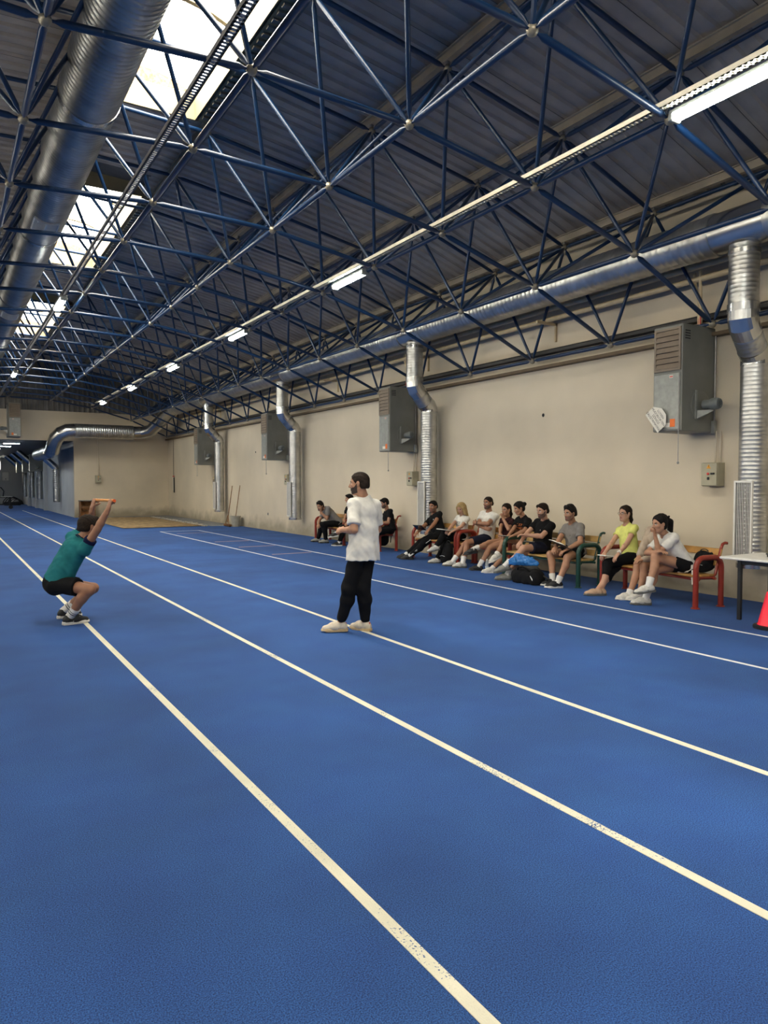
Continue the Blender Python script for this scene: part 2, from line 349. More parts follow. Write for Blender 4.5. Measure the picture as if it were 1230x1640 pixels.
# skylights
for i, (a, b) in enumerate(SKYL):
    e = empty(f'window_{i + 1}', ((SKX0 + SKX1) / 2, (a + b) / 2, 7.0), kind='structure'); h = (b - a) / 2; w = (SKX1 - SKX0) / 2
    for sx in (-1, 1):
        MB().bx(sx * w - .02, sx * w + .02, -h, h, .0, .36).build('curb_board', M_CURB, e)
        c = MB().bx(min(sx * w, sx * (w + .22)), max(sx * w, sx * (w + .22)), -h, h, .0, .02).build('flashing', M_CURB, e)
        t = MB(); k = -h + .1
        while k < h - .1: t.bx(sx * (w + .10) - .05, sx * (w + .10) + .05, k, k + .07, -.03, 0); k += .155
        t.build('foam_filler', M_CLAD, e, kind='stuff')
    for sy in (-1, 1):
        m = MB(); m.bx(-w, w, sy * h - .02, sy * h + .02, .0, .36); m.build('curb_board', M_CURB, e)
        n = 12; vs = []
        for k in range(n + 1):
            u = -1 + 2 * k / n; vs += [(u * w * .97, sy * (h - .03), .36), (u * w * .97, sy * (h - .03), .36 + .20 * (1 - u * u))]
        MB().add(vs, [(2 * k, 2 * k + 2, 2 * k + 3, 2 * k + 1) for k in range(n)]).build('end_board', M_OSB, e)
    def arc(k0, k1, th, mt, nm):
        n = 10; vs = []
        for k in range(n + 1):
            u = -1 + 2 * k / n; z = .36 + .22 * (1 - u * u)
            vs += [(u * w, k0, z), (u * w, k1, z), (u * w, k0, z + th), (u * w, k1, z + th)]
        fs = []
        for k in range(n):
            q = 4 * k; fs += [(q, q + 1, q + 5, q + 4), (q + 2, q + 6, q + 7, q + 3), (q, q + 4, q + 6, q + 2), (q + 1, q + 3, q + 7, q + 5)]
        MB().add(vs, fs).build(nm, mt, e, smooth=True)
    L = 2 * h / 3
    for k in range(3): arc(-h + k * L + .01, -h + (k + 1) * L - .01, .008, M_PANE, 'pane')
    for k in range(1, 3): arc(-h + k * L - .035, -h + k * L + .035, -.05, M_CURB, 'glazing_bar')

# ------------------------------------------------------------------ space frame
sf = empty('space_frame', (0, 0, 0), label='blue tubular steel space frame spanning under the whole roof', cat='space frame')
TUBES = {}
def unit_tube(L, r, key):
    kk = (round(L, 3), r)
    if kk in TUBES: return TUBES[kk]
    g = .055; n = 8
    m = MB().lathe([(r * .38, g - .02), (r * .38, g + .015), (r, g + .075), (r, L - g - .075), (r * .38, L - g - .015), (r * .38, L - g + .02)], n)
    TUBES[kk] = m.mesh(key, M_BLUE, smooth=0.9); return TUBES[kk]
stuff_tubes = MB()
def member(a, b, r, nm, own):
    a = Vector(a); b = Vector(b); d = b - a; L = d.length
    q = d.to_track_quat('Z', 'Y').to_matrix().to_4x4(); q.translation = a
    if own: ob(nm, unit_tube(L, r, nm), sf, mw=q)
    else: stuff_tubes.tube([a + d * .02, b - d * .02], r, 6, caps=False)
nodeme = MB().lathe([(.012, -.052), (.035, -.040), (.052, -.012), (.052, .012), (.035, .040), (.012, .052)], 10).mesh('node', M_NODE, smooth=True)
KB = list(range(-9, 17)); yb = lambda k: YN + DY * k; yt = lambda k: YN + DY * (k + .5)
def seen(x, y, z=5.0):
    if x < 0.3 or y < 1.5: return False
    az = math.degrees(math.atan2(x, y)); el = math.degrees(math.atan2(z - 1.62, x * math.sin(yaw) + y * math.cos(yaw)))
    return 1.0 < az < 63 and el < 40
cnt = {}
diags = []
for i, (x, z) in enumerate(BL):
    for k in KB:
        if seen(x, yb(k), z): ob('node', nodeme, sf, loc=(x, yb(k), z))
        if k + 1 in KB: member((x, yb(k), z), (x, yb(k + 1), z), .033, 'bottom_chord', seen(x, yb(k) + .9, z))
        if i + 1 < len(BL):
            x2, z2 = BL[i + 1]; member((x, yb(k), z), (x2, yb(k), z2), .033, 'cross_chord', seen(max(x2, x), yb(k), z))
for i, (x, z) in enumerate(TL):
    for k in KB[:-1]:
        s = seen(x, yt(k), z)
        if s: MB
        if s: ob('node', nodeme, sf, loc=(x, yt(k), z))
        if k + 1 in KB[:-1]: member((x, yt(k), z), (x, yt(k + 1), z), .030, 'top_chord', seen(x, yt(k) + .9, z))
        if i + 1 < len(TL):
            x2, z2 = TL[i + 1]; member((x, yt(k), z), (x2, yt(k), z2), .030, 'top_cross_chord', seen(x2, yt(k), z))
        for bi in (i, i + 1):
            for kk in (k, k + 1):
                bx_, bz_ = BL[bi]; diags.append(((x, yt(k), z), (bx_, yb(kk), bz_), seen(max(x, bx_), yt(k), z)))
vis = sorted([d for d in diags if d[2]], key=lambda d: d[0][0] ** 2 + d[0][1] ** 2)
for d in vis[:300]: member(d[0], d[1], .026, 'diagonal_brace', True)
for d in vis[300:]: member(d[0], d[1], .026, 'diagonal_brace', False)
for d in diags:
    if not d[2]: member(d[0], d[1], .026, 'diagonal_brace', False)
# stub seats under the purlins
stub = MB()
for x, z in TL:
    for k in KB[:-1]: stub.bx(x - .02, x + .02, yt(k) - .02, yt(k) + .02, z + .03, z + .09)
stub.build('purlin_seat', M_TRAYD, sf, kind='stuff')
stuff_tubes.build('far_bracing', M_BLUE, sf, smooth=True, kind='stuff')
print('tubes', len(vis))
# ------------------------------------------------------------------ ducts
def spiral(mb, a, b, r, pitch=.11, n=20, h=.006, mi=0):
    a = Vector(a); b = Vector(b); L = (b - a).length; d = (b - a) / L; k = max(1, int(L / pitch)); p = L / k
    pts, rr = [a], [r]
    for i in range(k):
        for f, e in ((.62, 0), (.74, 1), (.88, 1), (1.0, 0)):
            pts.append(a + d * (p * (i + f))); rr.append(r + h * e)
    # tube() smooths tangents; points are collinear so rings stay square
    return mb.tube(pts, rr, n, mi)
def collar(mb, c, d, r, w=.05, n=20):
    c = Vector(c); d = Vector(d).normalized(); return mb.tube([c - d * w, c - d * w * .98, c + d * w * .98, c + d * w], [r, r + .012, r + .012, r], n)
ad = empty('air_duct', (8.7, 5.56, 4.85), label='galvanised spiral duct run along the right wall with drop pipes', cat='duct')
O = Vector((8.7, 5.56, 4.85))
def dpart(m, nm, mt=M_GALV, parent=None, sm=0.6): 
    m.v = [(p[0] - O.x, p[1] - O.y, p[2] - O.z) for p in m.v]; return m.build(nm, mt, parent or ad, smooth=sm)
RM = .265
dropsY = [5.56, 13.06, 20.2, 27.3]
ycur = -10.5
for yd in dropsY:
    dpart(spiral(MB(), (8.7, ycur, 4.85), (8.7, yd - .42, 4.85), RM, .10, 28, .0045), 'duct_pipe')
    dpart(MB().tube([(8.7, yd - .42, 4.85), (8.7, yd + .42, 4.85)], RM - .004, 28), 'tee_piece', M_GALV2)
    for o_ in (-.42, .42): dpart(collar(MB(), (8.7, yd + o_, 4.85), (0, 1, 0), RM, n=28), 'tee_collar')
    ycur = yd + .42
dpart(spiral(MB(), (8.7, ycur, 4.85), (8.7, 32.2, 4.85), RM, .10, 28, .0045), 'duct_pipe')
# far bend, run across the far wall and into the corridor
dpart(MB().tube([(8.7, 32.2, 4.85), (8.65, 32.9, 4.72), (8.5, 33.6, 4.4), (8.2, 34.2, 4.02), (7.9, 34.5, 3.93), (7.5, 34.6, 3.92)], .28, 24), 'duct_bend', M_GALV2, sm=.35)
dpart(spiral(MB(), (7.5, 34.6, 3.92), (5.0, 34.6, 3.92), .31, .09, 24), 'duct_pipe')
bend = [Vector((5.0, 34.6, 3.92)), Vector((4.7, 34.62, 3.90)), Vector((4.45, 34.7, 3.78)), Vector((4.28, 34.85, 3.58)), Vector((4.2, 35.05, 3.34)), Vector((4.2, 35.35, 3.12)), Vector((4.2, 35.8, 3.05)), Vector((4.2, 36.4, 3.05))]
dpart(MB().tube(bend, .31, 24), 'duct_bend', M_GALV2, sm=.3)
dpart(spiral(MB(), (4.2, 36.4, 3.05), (4.2, 41.3, 3.05), .30, .12, 20), 'duct_pipe')
grille_f = MB(); GW, GH = .105, .5
grille_f.bx(-.02, .012, -GW - .022, -GW, -GH, GH).bx(-.02, .012, GW, GW + .022, -GH, GH).bx(-.02, .012, -GW - .022, GW + .022, GH, GH + .025).bx(-.02, .012, -GW - .022, GW + .022, -GH - .025, -GH)
grille_back = MB().bx(.012, .03, -GW, GW, -GH, GH)
grille_b = MB().bx(-.008, .0, -.004 , .004, -GH, GH)
grille_h = MB().bx(-.0035, .0, -GW, GW, -.0015, .0015)
gf, gb, gs, gh = grille_f.mesh('grille_frame', M_WHITE), grille_back.mesh('grille_back', M_DARK), grille_b.mesh('grille_bar', M_WHITE), grille_h.mesh('grille_wire', M_GALV)
RD = .18
def drop(yd, off=.45, xu=8.7, yj=.10, zt=4.62, zb=.49, grille=True):
    xw = xu + off; y2 = yd + yj
    o = dpart(spiral(MB(), (xu, yd, 3.78), (xu, yd, zt), RD, .055, 24, .0022), 'drop_pipe')
    spl = spiral(MB(), (xw, y2, zb), (xw, y2, 3.24), RD, .055, 24, .0022); dpart(spl, 'drop_pipe')
    e1 = MB().tube([(xu, yd, 3.80), (xu, yd, 3.70), (xu + .04, yd + .01, 3.62), (xu + .14, yd + .03, 3.53)], RD + .004, 24); dpart(e1, 'drop_elbow', M_GALV2, sm=.25)
    e2 = spiral(MB(), (xu + .13, yd + .03, 3.54), (xw - .13, y2 - .03, 3.36), RD - .002, .055, 24, .0022); dpart(e2, 'drop_elbow')
    e3 = MB().tube([(xw - .14, y2 - .03, 3.37), (xw - .04, y2 - .01, 3.30), (xw, y2, 3.24), (xw, y2, 3.16)], RD + .004, 24); dpart(e3, 'drop_elbow', M_GALV2, sm=.25)
    for q_, w_ in (((xu, yd, 4.52), .03), ((xu, yd, 3.83), .05), ((xw, y2, zb + .03), .03)): dpart(collar(MB(), q_, (0, 0, 1), RD, w_, 24), 'drop_collar', M_GALV2)
    if grille:
        g = empty('grille', Vector((xw - RD - .012, y2 + .01, 1.12)) - O); g.parent = ad
        ob('grille_frame', gf, g); ob('grille_back', gb, g)
        for k in range(8): ob('grille_bar', gs, g, loc=(0, -GW + .024 + k * .023, 0))
        for k in range(12): ob('grille_wire', gh, g, loc=(0, 0, -GH + .045 + k * .083))
for yd in dropsY: drop(yd)
def cdrop(yd):
    dpart(MB().tube([(4.3, yd, 3.0), (4.45, yd, 2.85), (4.85, yd, 2.46), (4.93, yd, 2.36), (4.94, yd, 2.26)], .165, 18), 'drop_elbow', M_GALV2, sm=.3)
    dpart(spiral(MB(), (4.94, yd, .62), (4.94, yd, 2.30), .165, .1, 18), 'drop_pipe')
cdrop(40.6)
for yd in (48.2, 52.6, 57.4):
    dpart(MB().tube([(3.75, yd, 3.50), (4.0, yd, 3.28), (4.80, yd, 2.52), (4.93, yd, 2.36), (4.94, yd, 2.26)], .165, 18), 'drop_elbow', M_GALV2, sm=.3); dpart(spiral(MB(), (4.94, yd, .62), (4.94, yd, 2.30), .165, .1, 18), 'drop_pipe')
# ridge duct
RR = .345
rd = empty('ridge_duct', (XC, 6, 6.25), label='wide dark spiral duct hung along the roof ridge below the skylights', cat='duct')
segs = [(-10.5, 4.6), (4.6, 9.4), (9.4, 14.6), (14.6, 20.0), (20.0, 26.0), (26.0, 33.0)]
for a, b in segs:
    spiral(MB(), (0, a - 6 + .02, 0), (0, b - 6 - .02, 0), RR, .085, 32, .005).build('duct_pipe', M_GALVD, rd, smooth=.6)
    collar(MB(), (0, b - 6, 0), (0, 1, 0), RR, .05, 32).build('duct_collar', M_GALV2, rd, smooth=.6)
def vent(y):
    e = empty('vent', (0, y - 6, 0)); e.parent = rd
    a0, a1 = math.radians(-125), math.radians(-68); L = .27
    def patch(A0, A1, y0, y1, r0, r1, nm, mt, n=8):
        m = MB(); vs = []
        for k in range(n + 1):
            a = A0 + (A1 - A0) * k / n
            for r in (r0, r1):
                for yy in (y0, y1): vs.append((r * math.cos(a), yy, r * math.sin(a)))
        fs = []
        for k in range(n):
            q = 4 * k; fs += [(q, q + 1, q + 5, q + 4), (q + 2, q + 6, q + 7, q + 3), (q, q + 4, q + 6, q + 2), (q + 1, q + 3, q + 7, q + 5)]
        fs += [(0, 2, 3, 1), (4 * n, 4 * n + 1, 4 * n + 3, 4 * n + 2)]
        m.add(vs, fs).build(nm, mt, e)
    patch(a0, a1, -L, L, RR + .008, RR + .012, 'vent_back', M_DARK)
    d = .07
    patch(a0, a1, -L - .03, -L, RR, RR + .03, 'vent_frame', M_WHITE); patch(a0, a1, L, L + .03, RR, RR + .03, 'vent_frame', M_WHITE)
    patch(a0 - d, a0, -L - .03, L + .03, RR, RR + .03, 'vent_frame', M_WHITE, 2); patch(a1, a1 + d, -L - .03, L + .03, RR, RR + .03, 'vent_frame', M_WHITE, 2)
    patch((a0 + a1) / 2 - .02, (a0 + a1) / 2 + .02, -L, L, RR, RR + .024, 'vent_slat', M_WHITE, 2)
    for k in range(11): yy = -L + .045 + k * .046; patch(a0, a1, yy, yy + .012, RR, RR + .024, 'vent_slat', M_WHITE, 6)
for y in (13.55, 21.2, 29.0): vent(y)

# ------------------------------------------------------------------ heaters
HX, HD, HW, HH = 8.68, .72, .47, 1.47
def heater_parts(e, louvre_mat=M_LOUV):
    MB().bx(0, HD, 0, HW, 0, HH, bev=.012).build('cabinet', M_HEAT, e)
    MB().bx(-.006, .002, .03, HW - .02, .03, .80, bev=.003).build('front_panel', M_HEATS, e)
    lf = empty('louvre', (0, 0, 0)); lf.parent = e
    m = MB(); m.bx(-.02, .002, .02, .05, .84, 1.43).bx(-.02, .002, HW - .05, HW - .02, .84, 1.43).bx(-.02, .002, .05, HW - .05, .84, .87).bx(-.02, .002, .05, HW - .05, 1.40, 1.43); m.build('louvre_frame', louvre_mat, lf)
    MB().bx(-.003, .003, .05, HW - .05, .87, 1.40).build('louvre_back', M_DARK, lf)
    for k in range(7):
        z = .875 + k * .0755; MB().add([(-.024, .05, z), (-.024, HW - .05, z), (-.004, HW - .05, z + .068), (-.004, .05, z + .068), (-.020, .05, z - .004), (-.020, HW - .05, z - .004)], [(0, 1, 2, 3), (0, 4, 5, 1)]).build('louvre_slat', louvre_mat, lf)
    m = MB()
    for k in range(4): m.bx(.05, .16, -.004, .001, HH - .10 - k * .035, HH - .085 - k * .035)
    m.build('vent_slot', M_DARK, e)
    f = empty('fan_motor', (.40, 0, .37)); f.parent = e
    m = MB(); m.lathe([(.205, 0), (.205, .010), (.198, .012), (.198, .010)], 36, M=Matrix.Rotation(math.pi / 2, 4, 'X')); m.build('fan_plate', M_HEAT, f, smooth=.5)
    m = MB(); m.lathe([(.060, .06), (.066, .065), (.066, .18), (.078, .18), (.082, .21), (.080, .27), (.068, .30), (.045, .31), (.042, .295), (.010, .295)], 20, M=Matrix.Rotation(math.pi / 2, 4, 'X')); m.build('motor_body', M_MOTOR, f, smooth=.6)
    m = MB(); m.bx(-.135, -.105, -.03, -.012, -.2, .2).bx(-.05, .0, -.19, -.06, -.02, .03); m.build('motor_strap', M_HEATS, f)
    MB().bx(-.045, -.008, -.2, -.1, -.035, .045).build('terminal_box', M_BLACK, f)
    MB().add([(-.11, -.012, -.08), (-.11, -.012, -.2), (.03, -.20, -.085), (.03, -.20, -.075), (-.06, -.012, -.08), (-.06, -.012, -.2)], [(0, 1, 2, 3), (4, 3, 2, 5), (0, 3, 4), (1, 5, 2)]).build('motor_bracket', M_HEATS, f)
    MB().bx(-.009, -.004, .14, .20, .74, .775).build('label_sticker', M_PAPER, e); MB().bx(-.0105, -.0085, .145, .195, .75, .765).build('label_print', M_RED, e)
    MB().bx(-.010, -.005, .10, .18, .06, .17).build('orange_sticker', M_ORANGE, e); MB().bx(-.010, -.005, .185, .30, .06, .12).build('grey_sticker', M_PAPER, e)
    m = MB(); m.tube([(-.02, .035, .80), (-.022, .033, .2), (-.022, .03, -.42)], .006, 6); m.lathe([(.004, -.46), (.016, -.45), (.016, -.43), (.004, -.42)], 8, M=Matrix.Translation((-.022, .03, 0))); m.build('pull_chain', M_TRAYD, e)
    m = MB(); m.tube([(HD - .02, -.02, .15), (HD - .02, -.02, HH - .05)], .012, 8); m.build('conduit', M_TRAYD, e)
    MB().bx(HD - .07, HD, -.05, 0, -.02, .16, bev=.006).build('junction_box', M_HEATS, e)
    m = MB()
    for yy in (.10, .20): m.tube([(.42 + yy, yy, HH - .01), (.42 + yy, yy, HH + .40), (.47 + yy * .3, yy, HH + .62), (.5, yy, HH + .80)], .022, 8)
    m.build('gas_pipe', M_PIPE, e, smooth=True)
    for x_, y_ in ((.49, .08), (.60, .19)): MB().bx(x_, x_ + .012, y_, y_ + .015, HH + .05, HH + .16).build('valve_lever', M_RED, e)
heatY = [6.42, 14.04, 21.35, 28.6]; names = ['grey unit heater with a white paper tag, nearest on the right wall', 'grey unit heater on the wall above the black-shirted man with the tablet', 'grey unit heater beside the third drop pipe, above the broom', 'farthest grey unit heater on the right wall near the corner']
heaters = []
for y, nm in zip(heatY, names):
    e = empty('unit_heater', (HX, y, 2.335), label=nm, cat='heater', group='unit heaters on the right wall'); heaters.append(e)
    if y == heatY[0]: heater_parts(e)
    else:
        for ch in heaters[0].children: copy_tree(ch, e)
tagm = MB().add([(-.001, -.17, -.12), (-.001, .17, -.12), (-.001, .17, .05), (-.001, .06, .14), (-.001, -.06, .14), (-.001, -.17, .05)] + [(.002, -.17, -.12), (.002, .17, -.12), (.002, .17, .05), (.002, .06, .14), (.002, -.06, .14), (.002, -.17, .05)],
    [(5, 4, 3, 2, 1, 0), (6, 7, 8, 9, 10, 11)] + [(k, (k + 1) % 6, (k + 1) % 6 + 6, k + 6) for k in range(6)])
tg = tagm.build('paper_tag', M_PAPER, label='white paper tag with handwriting hung on the nearest heater', cat='tag'); tg.location = (HX - .05, 6.78, 2.53); tg.rotation_euler = (math.radians(52), 0, 0)
for k, t in enumerate(('LÜTFEN', 'MÜDÜRLÜKTEN', 'İZİNSİZ', 'ÇALIŞTIRMAYINIZ')):
    me = text_mesh(t, .045); me.materials.append(M_INK); o = ob('tag_lettering', me, tg); o.matrix_local = Matrix.Translation((-.004, 0, .075 - k * .05)) @ Matrix.Rotation(math.radians(90), 4, 'X') .to_4x4() if False else Matrix.Translation((-.004, 0, .075 - k * .05)) @ Matrix(((0, 0, -1, 0), (-1, 0, 0, 0), (0, 1, 0, 0), (0, 0, 0, 1)))
fh = empty('unit_heater', (2.45, YF - .72, 3.62), rz=math.radians(90), label='grey unit heater on the far wall above the corridor mouth', cat='heater', group='unit heaters by the corridor'); fh.scale = (1, -1, 1)
for ch in heaters[0].children:
    if not ch.name.startswith(('gas_pipe', 'valve', 'pull_chain')): copy_tree(ch, fh)
for y, n in ((47.4, 'first'), (51.8, 'second'), (56.4, 'third')):
    c = empty('unit_heater', (4.35, y, 2.30), label=f'grey unit heater in the corridor, {n} from the corridor mouth', cat='heater', group='unit heaters by the corridor'); c.scale = (1, 1, .68)
    for ch in heaters[0].children:
        if ch.name.startswith(('cabinet', 'fan_motor', 'front_panel')): copy_tree(ch, c)

# ------------------------------------------------------------------ control boxes
def box_parts(e):
    MB().bx(0, .16, 0, .25, 0, .335, bev=.006).build('enclosure', M_BOX, e)
    MB().bx(-.022, 0, .004, .246, .006, .329, bev=.005).build('cover_door', M_BOX, e)
    t = MB().add([(-.0235, .095, .25), (-.0235, .165, .25), (-.0235, .13, .31), (-.0222, .095, .25), (-.0222, .165, .25), (-.0222, .13, .31)], [(0, 2, 1), (0, 1, 4, 3), (1, 2, 5, 4), (2, 0, 3, 5)]); t.build('warning_triangle', M_YEL, e)
    MB().bx(-.0245, -.0234, .127, .133, .268, .295).build('warning_bolt', M_INK, e)
    MB().lathe([(.018, 0), (.018, .012), (.012, .014)], 12, M=Matrix.Translation((-.022, .135, .175)) @ Matrix.Rotation(-math.pi / 2, 4, 'Y')).build('indicator_lamp', M_RED, e)
    MB().bx(-.045, -.022, .035, .09, .165, .19, bev=.004).build('rotary_switch', M_BLACK, e); MB().bx(-.038, -.022, .115, .145, .09, .13, bev=.004).build('toggle_switch', M_BLACK, e)
    MB().tube([(.08, .10, .33), (.10, .10, .78)], .014, 8).tube([(.12, .05, .33), (.12, .05, .78)], .014, 8).build('conduit', M_WALL, e)
cb0 = None
for y, nm in zip([6.27, 14.0, 21.15, 28.35], ['beige control box with a warning triangle under the tagged heater', 'beige control box with a warning triangle beside the second drop pipe', 'beige control box beside the third drop pipe', 'small beige control box beside the fourth drop pipe']):
    e = empty('control_box', (9.29, y, 1.57 - (.02 if y > 10 else 0)), label=nm, cat='control box', group='control boxes on the right wall')
    if cb0 is None: box_parts(e); cb0 = e
    else:
        for ch in cb0.children: copy_tree(ch, e)
e = empty('control_box', (6.05, YF - .16, 1.60), rz=math.radians(-90), label='beige control box on the cream far wall with a conduit above it', cat='control box')
e.rotation_euler.z = math.radians(90); e.location = (6.30, YF - .16, 1.62)
for ch in cb0.children: copy_tree(ch, e)
MB().tube([(6.2, YF - .02, 1.9), (6.2, YF - .02, 3.6)], .02, 8).build('conduit_pipe', M_WALL, label='thin conduit running up the cream far wall', cat='pipe')

# ------------------------------------------------------------------ pipes, trays, ledge
for z, n in ((4.70, 'upper'), (4.52, 'lower')):
    MB().tube([(9.20, -11, z), (9.20, 33.5, z - .06)], .042, 12).build('wall_pipe', M_PIPE, label=f'{n} of the two cream pipes running high along the right wall', cat='pipe', smooth=True)
for k, y in enumerate((5.0, 9.6, 13.6, 18.0, 23.0, 28.0)):
    m = MB(); m.bx(0, .48, -.02, .02, 0, .05).bx(.44, .48, -.02, .02, -.28, .05); o = m.build('pipe_bracket', M_PIPE, label=f'cream pipe bracket on the right wall, number {k + 1} counted from the camera', cat='bracket', group='pipe brackets'); o.location = (XR - .48, y, 4.42)
    o['label'] = ['cream pipe bracket above the nearest heater', 'cream pipe bracket between the first and second heater', 'cream pipe bracket above the second heater', 'cream pipe bracket between the second and third drop pipes', 'cream pipe bracket above the third heater', 'cream pipe bracket near the farthest heater'][k]
MB().bx(XR - .14, XR, YB0, YF, 3.69, 3.74).build('trim_1', mat('brown_ledge', (0.13, 0.09, 0.05), 0.7), kind='structure')
def tray(x, z, y0, y1, w, m, label, slots):
    e = empty('cable_tray', (x, y0, z), label=label, cat='cable tray')
    MB().bx(-w / 2, -w / 2 + .004, 0, y1 - y0, -.02, .03).bx(w / 2 - .004, w / 2, 0, y1 - y0, -.02, .03).build('side_rail', m, e)
    t = MB(); y = 0
    t.bx(-w / 2, -w / 2 + .024, 0, slots - y0, -.02, -.016).bx(w / 2 - .024, w / 2, 0, slots - y0, -.02, -.016)
    while y < slots - y0: t.bx(-w / 2, w / 2, y, y + .034, -.02, -.016); y += .052
    if slots > y0: t.build('slotted_base', m, e, kind='stuff')
    MB().bx(-w / 2, w / 2, slots - y0, y1 - y0, -.02, -.016).build('tray_base', m, e)
tray(5.72, 5.07, 0, 34.5, .085, M_TRAY, 'cream perforated cable tray carrying the row of lamps', 16)
tray(2.07, 5.28, 0, 34.5, .09, M_TRAYD, 'dark perforated cable tray crossing below the skylights', 22)
tray(9.36, 3.95, 0, 35, .14, mat('dull_dark_tray', (0.05, 0.048, 0.045), 0.7), 'zinc cable tray along the top of the right wall', 12)
MB().tube([(9.38, 5.5, 4.02), (9.34, 8, 4.0), (9.37, 12, 4.01), (9.35, 20, 4.0), (9.36, 30, 4.0)], .014, 6).build('black_cable', M_BLACK, label='black cable lying in the wall cable tray', cat='cable')

# ------------------------------------------------------------------ lamps
def lamp_parts(e, L=1.08):
    MB().bx(-.06, .06, -L / 2, L / 2, .03, .075, bev=.01).build('housing', M_HEATS, e)
    n = 10; prof = [(-.065, .03)] + [(.065 * math.cos(math.pi + math.pi * k / n), .03 + .055 * math.sin(math.pi + math.pi * k / n)) for k in range(n + 1)]
    m = MB(); N = len(prof); l = L / 2 - .04
    m.add([(x, -l, z) for x, z in prof] + [(x, l, z) for x, z in prof], [(k, k + 1, N + k + 1, N + k) for k in range(N - 1)] + [tuple(range(N)), tuple(reversed(range(N, 2 * N)))]); m.build('diffuser', M_TUBEL, e)
    for q0, q1 in ((-L / 2, -l), (l, L / 2)): MB().bx(-.066, .066, q0, q1, -.028, .04, bev=.008).build('end_cap', M_HEATS, e)
lp0 = None
ords = ['nearest', 'second', 'third', 'fourth', 'fifth', 'farthest']
for k, y in enumerate((3.92, 10.70, 16.0, 21.45, 26.8, 32.3)):
    e = empty('tube_lamp', (5.83, y, 4.965), label=f'lit tube lamp, {ords[k]} in the row along the cream cable tray', cat='lamp', group='tube lamps on the cream tray')
    if lp0 is None: lamp_parts(e); lp0 = e
    else:
        for ch in lp0.children: copy_tree(ch, e)
for k, y in enumerate((15.9, 26.9)):
    e = empty('tube_lamp', (2.07, y, 5.18), label=f'lit tube lamp under the dark ridge tray, {("nearer","farther")[k]} of two', cat='lamp', group='tube lamps on the ridge tray')
    for ch in lp0.children: copy_tree(ch, e)
e = empty('lamp_row', (0, 0, 0))
bpy.data.objects.remove(e)
for k, y in enumerate((-6.6, -1.3)):  # unseen lamps added behind the camera for more light
    e = empty('tube_lamp', (5.83, y, 4.965), label='unseen lit tube lamp added behind the camera on the cream tray, ' + ('farther', 'nearer')[k], cat='lamp', group='tube lamps on the cream tray')
    for ch in lp0.children: copy_tree(ch, e)
for k, y in enumerate((-6.6, -1.3, 4.05, 10.70, 16.0, 21.45, 26.8, 32.3)):  # mirrored lamp row out of view, added to brighten the hall
    e = empty('tube_lamp', (2 * XC - 5.83, y, 4.965), label='unseen lit tube lamp in the row added over the left half, ' + ('first', 'second', 'third', 'fourth', 'fifth', 'sixth', 'seventh', 'eighth')[k], cat='lamp', group='added tube lamps over the left half')
    for ch in lp0.children: copy_tree(ch, e)
for k, (x, y) in enumerate(((2.75, 38.2), (2.6, 41.2), (2.3, 44.4), (2.2, 49), (2.2, 54))):
    e = empty('ceiling_light', (x, y, 3.52), label='bright rectangular light on the dark corridor ceiling, ' + ('nearest', 'second', 'third', 'fourth', 'farthest')[k], cat='lamp', group='corridor ceiling lights')
    MB().bx(-.36, .36, -.12, .12, -.07, 0, bev=.01).build('housing', M_WHITE, e); MB().bx(-.33, .33, -.1, .1, -.085, -.07).build('diffuser', M_TUBEF, e)
# ------------------------------------------------------------------ benches
def bench(x, y, L, ang, tube_m, wood_m, nback, label):
    e = empty('bench', (x, y, 0), rz=ang, label=label, cat='bench', group='slatted benches along the right wall')
    r = .036; D = .45; H = .65; c = .13
    for yy in (0.0, L):
        pts = [(0, yy, .012), (0, yy, .3), (0, yy, H - c)] + arcpts((c, yy, H - c), c, math.pi, math.pi / 2, 5, (1, 0, 0), (0, 0, 1)) + arcpts((D - c, yy, H - c), c, math.pi / 2, 0, 5, (1, 0, 0), (0, 0, 1)) + [(D, yy, .3), (D, yy, .012)]
        en = MB().tube(pts, r, 12).build('end_frame', tube_m, e, smooth=True)
        for q_ in (0, D): MB().lathe([(.055, 0), (.055, .01), (.04, .014)], 14).build('foot_plate', tube_m, en).location = (q_, yy, 0)
        yi = .05 if yy == 0 else L - .05
        MB().tube([(.05, yi, .385), (.34, yi, .375), (.40, yi, .42), (.455, yi, .60), (.50, yi, .76), (.525, yi, .81), (.57, yi, .825), (.605, yi, .82)], .02, 10).build('back_post', tube_m, e, smooth=True)
    for xx in (.06, .35): MB().tube([(xx, 0, .37), (xx, L, .37)], .019, 8).build('seat_rail', tube_m, e, smooth=True)
    for k in range(3): MB().bx(.02 + k * .125, .13 + k * .125, .04, L - .04, .395, .425, bev=.006).build('seat_slat', wood_m, e)
    for k in range(nback):
        z = .79 - (k + 1) * (.13 if nback == 2 else .108); xx = .40 + (z - .42) * .30
        MB().bx(-.012, .012, .03, L - .03, 0, .095, bev=.005, R=Matrix.Rotation(.28, 3, 'Y'), at=(xx + .0, 0, z)).build('back_slat', wood_m, e)
    return e
bench(8.22, 5.83, 1.75, math.radians(-7.0), M_REDT, M_WOOD, 2, 'red tubular bench with wooden slats nearest the table')
bench(8.33, 7.95, 1.80, math.radians(-2.0), M_GRNT, M_WOODP, 3, 'green tubular bench with pale wooden slats')
bench(8.68, 9.93, 1.54, 0, M_REDT, M_WOOD, 2, 'red bench next to the green bench, under three people')
bench(8.69, 11.57, 1.52, 0, M_REDT, M_WOOD, 2, 'red bench under the blonde woman and the man with a tablet')
bench(8.73, 14.57, 1.92, math.radians(-2), M_REDT, M_WOOD, 2, 'red bench behind the standing man')
bench(8.88, 16.62, 1.75, math.radians(-1), M_REDT, M_WOOD, 2, 'farthest red bench, under the man in the grey polo')

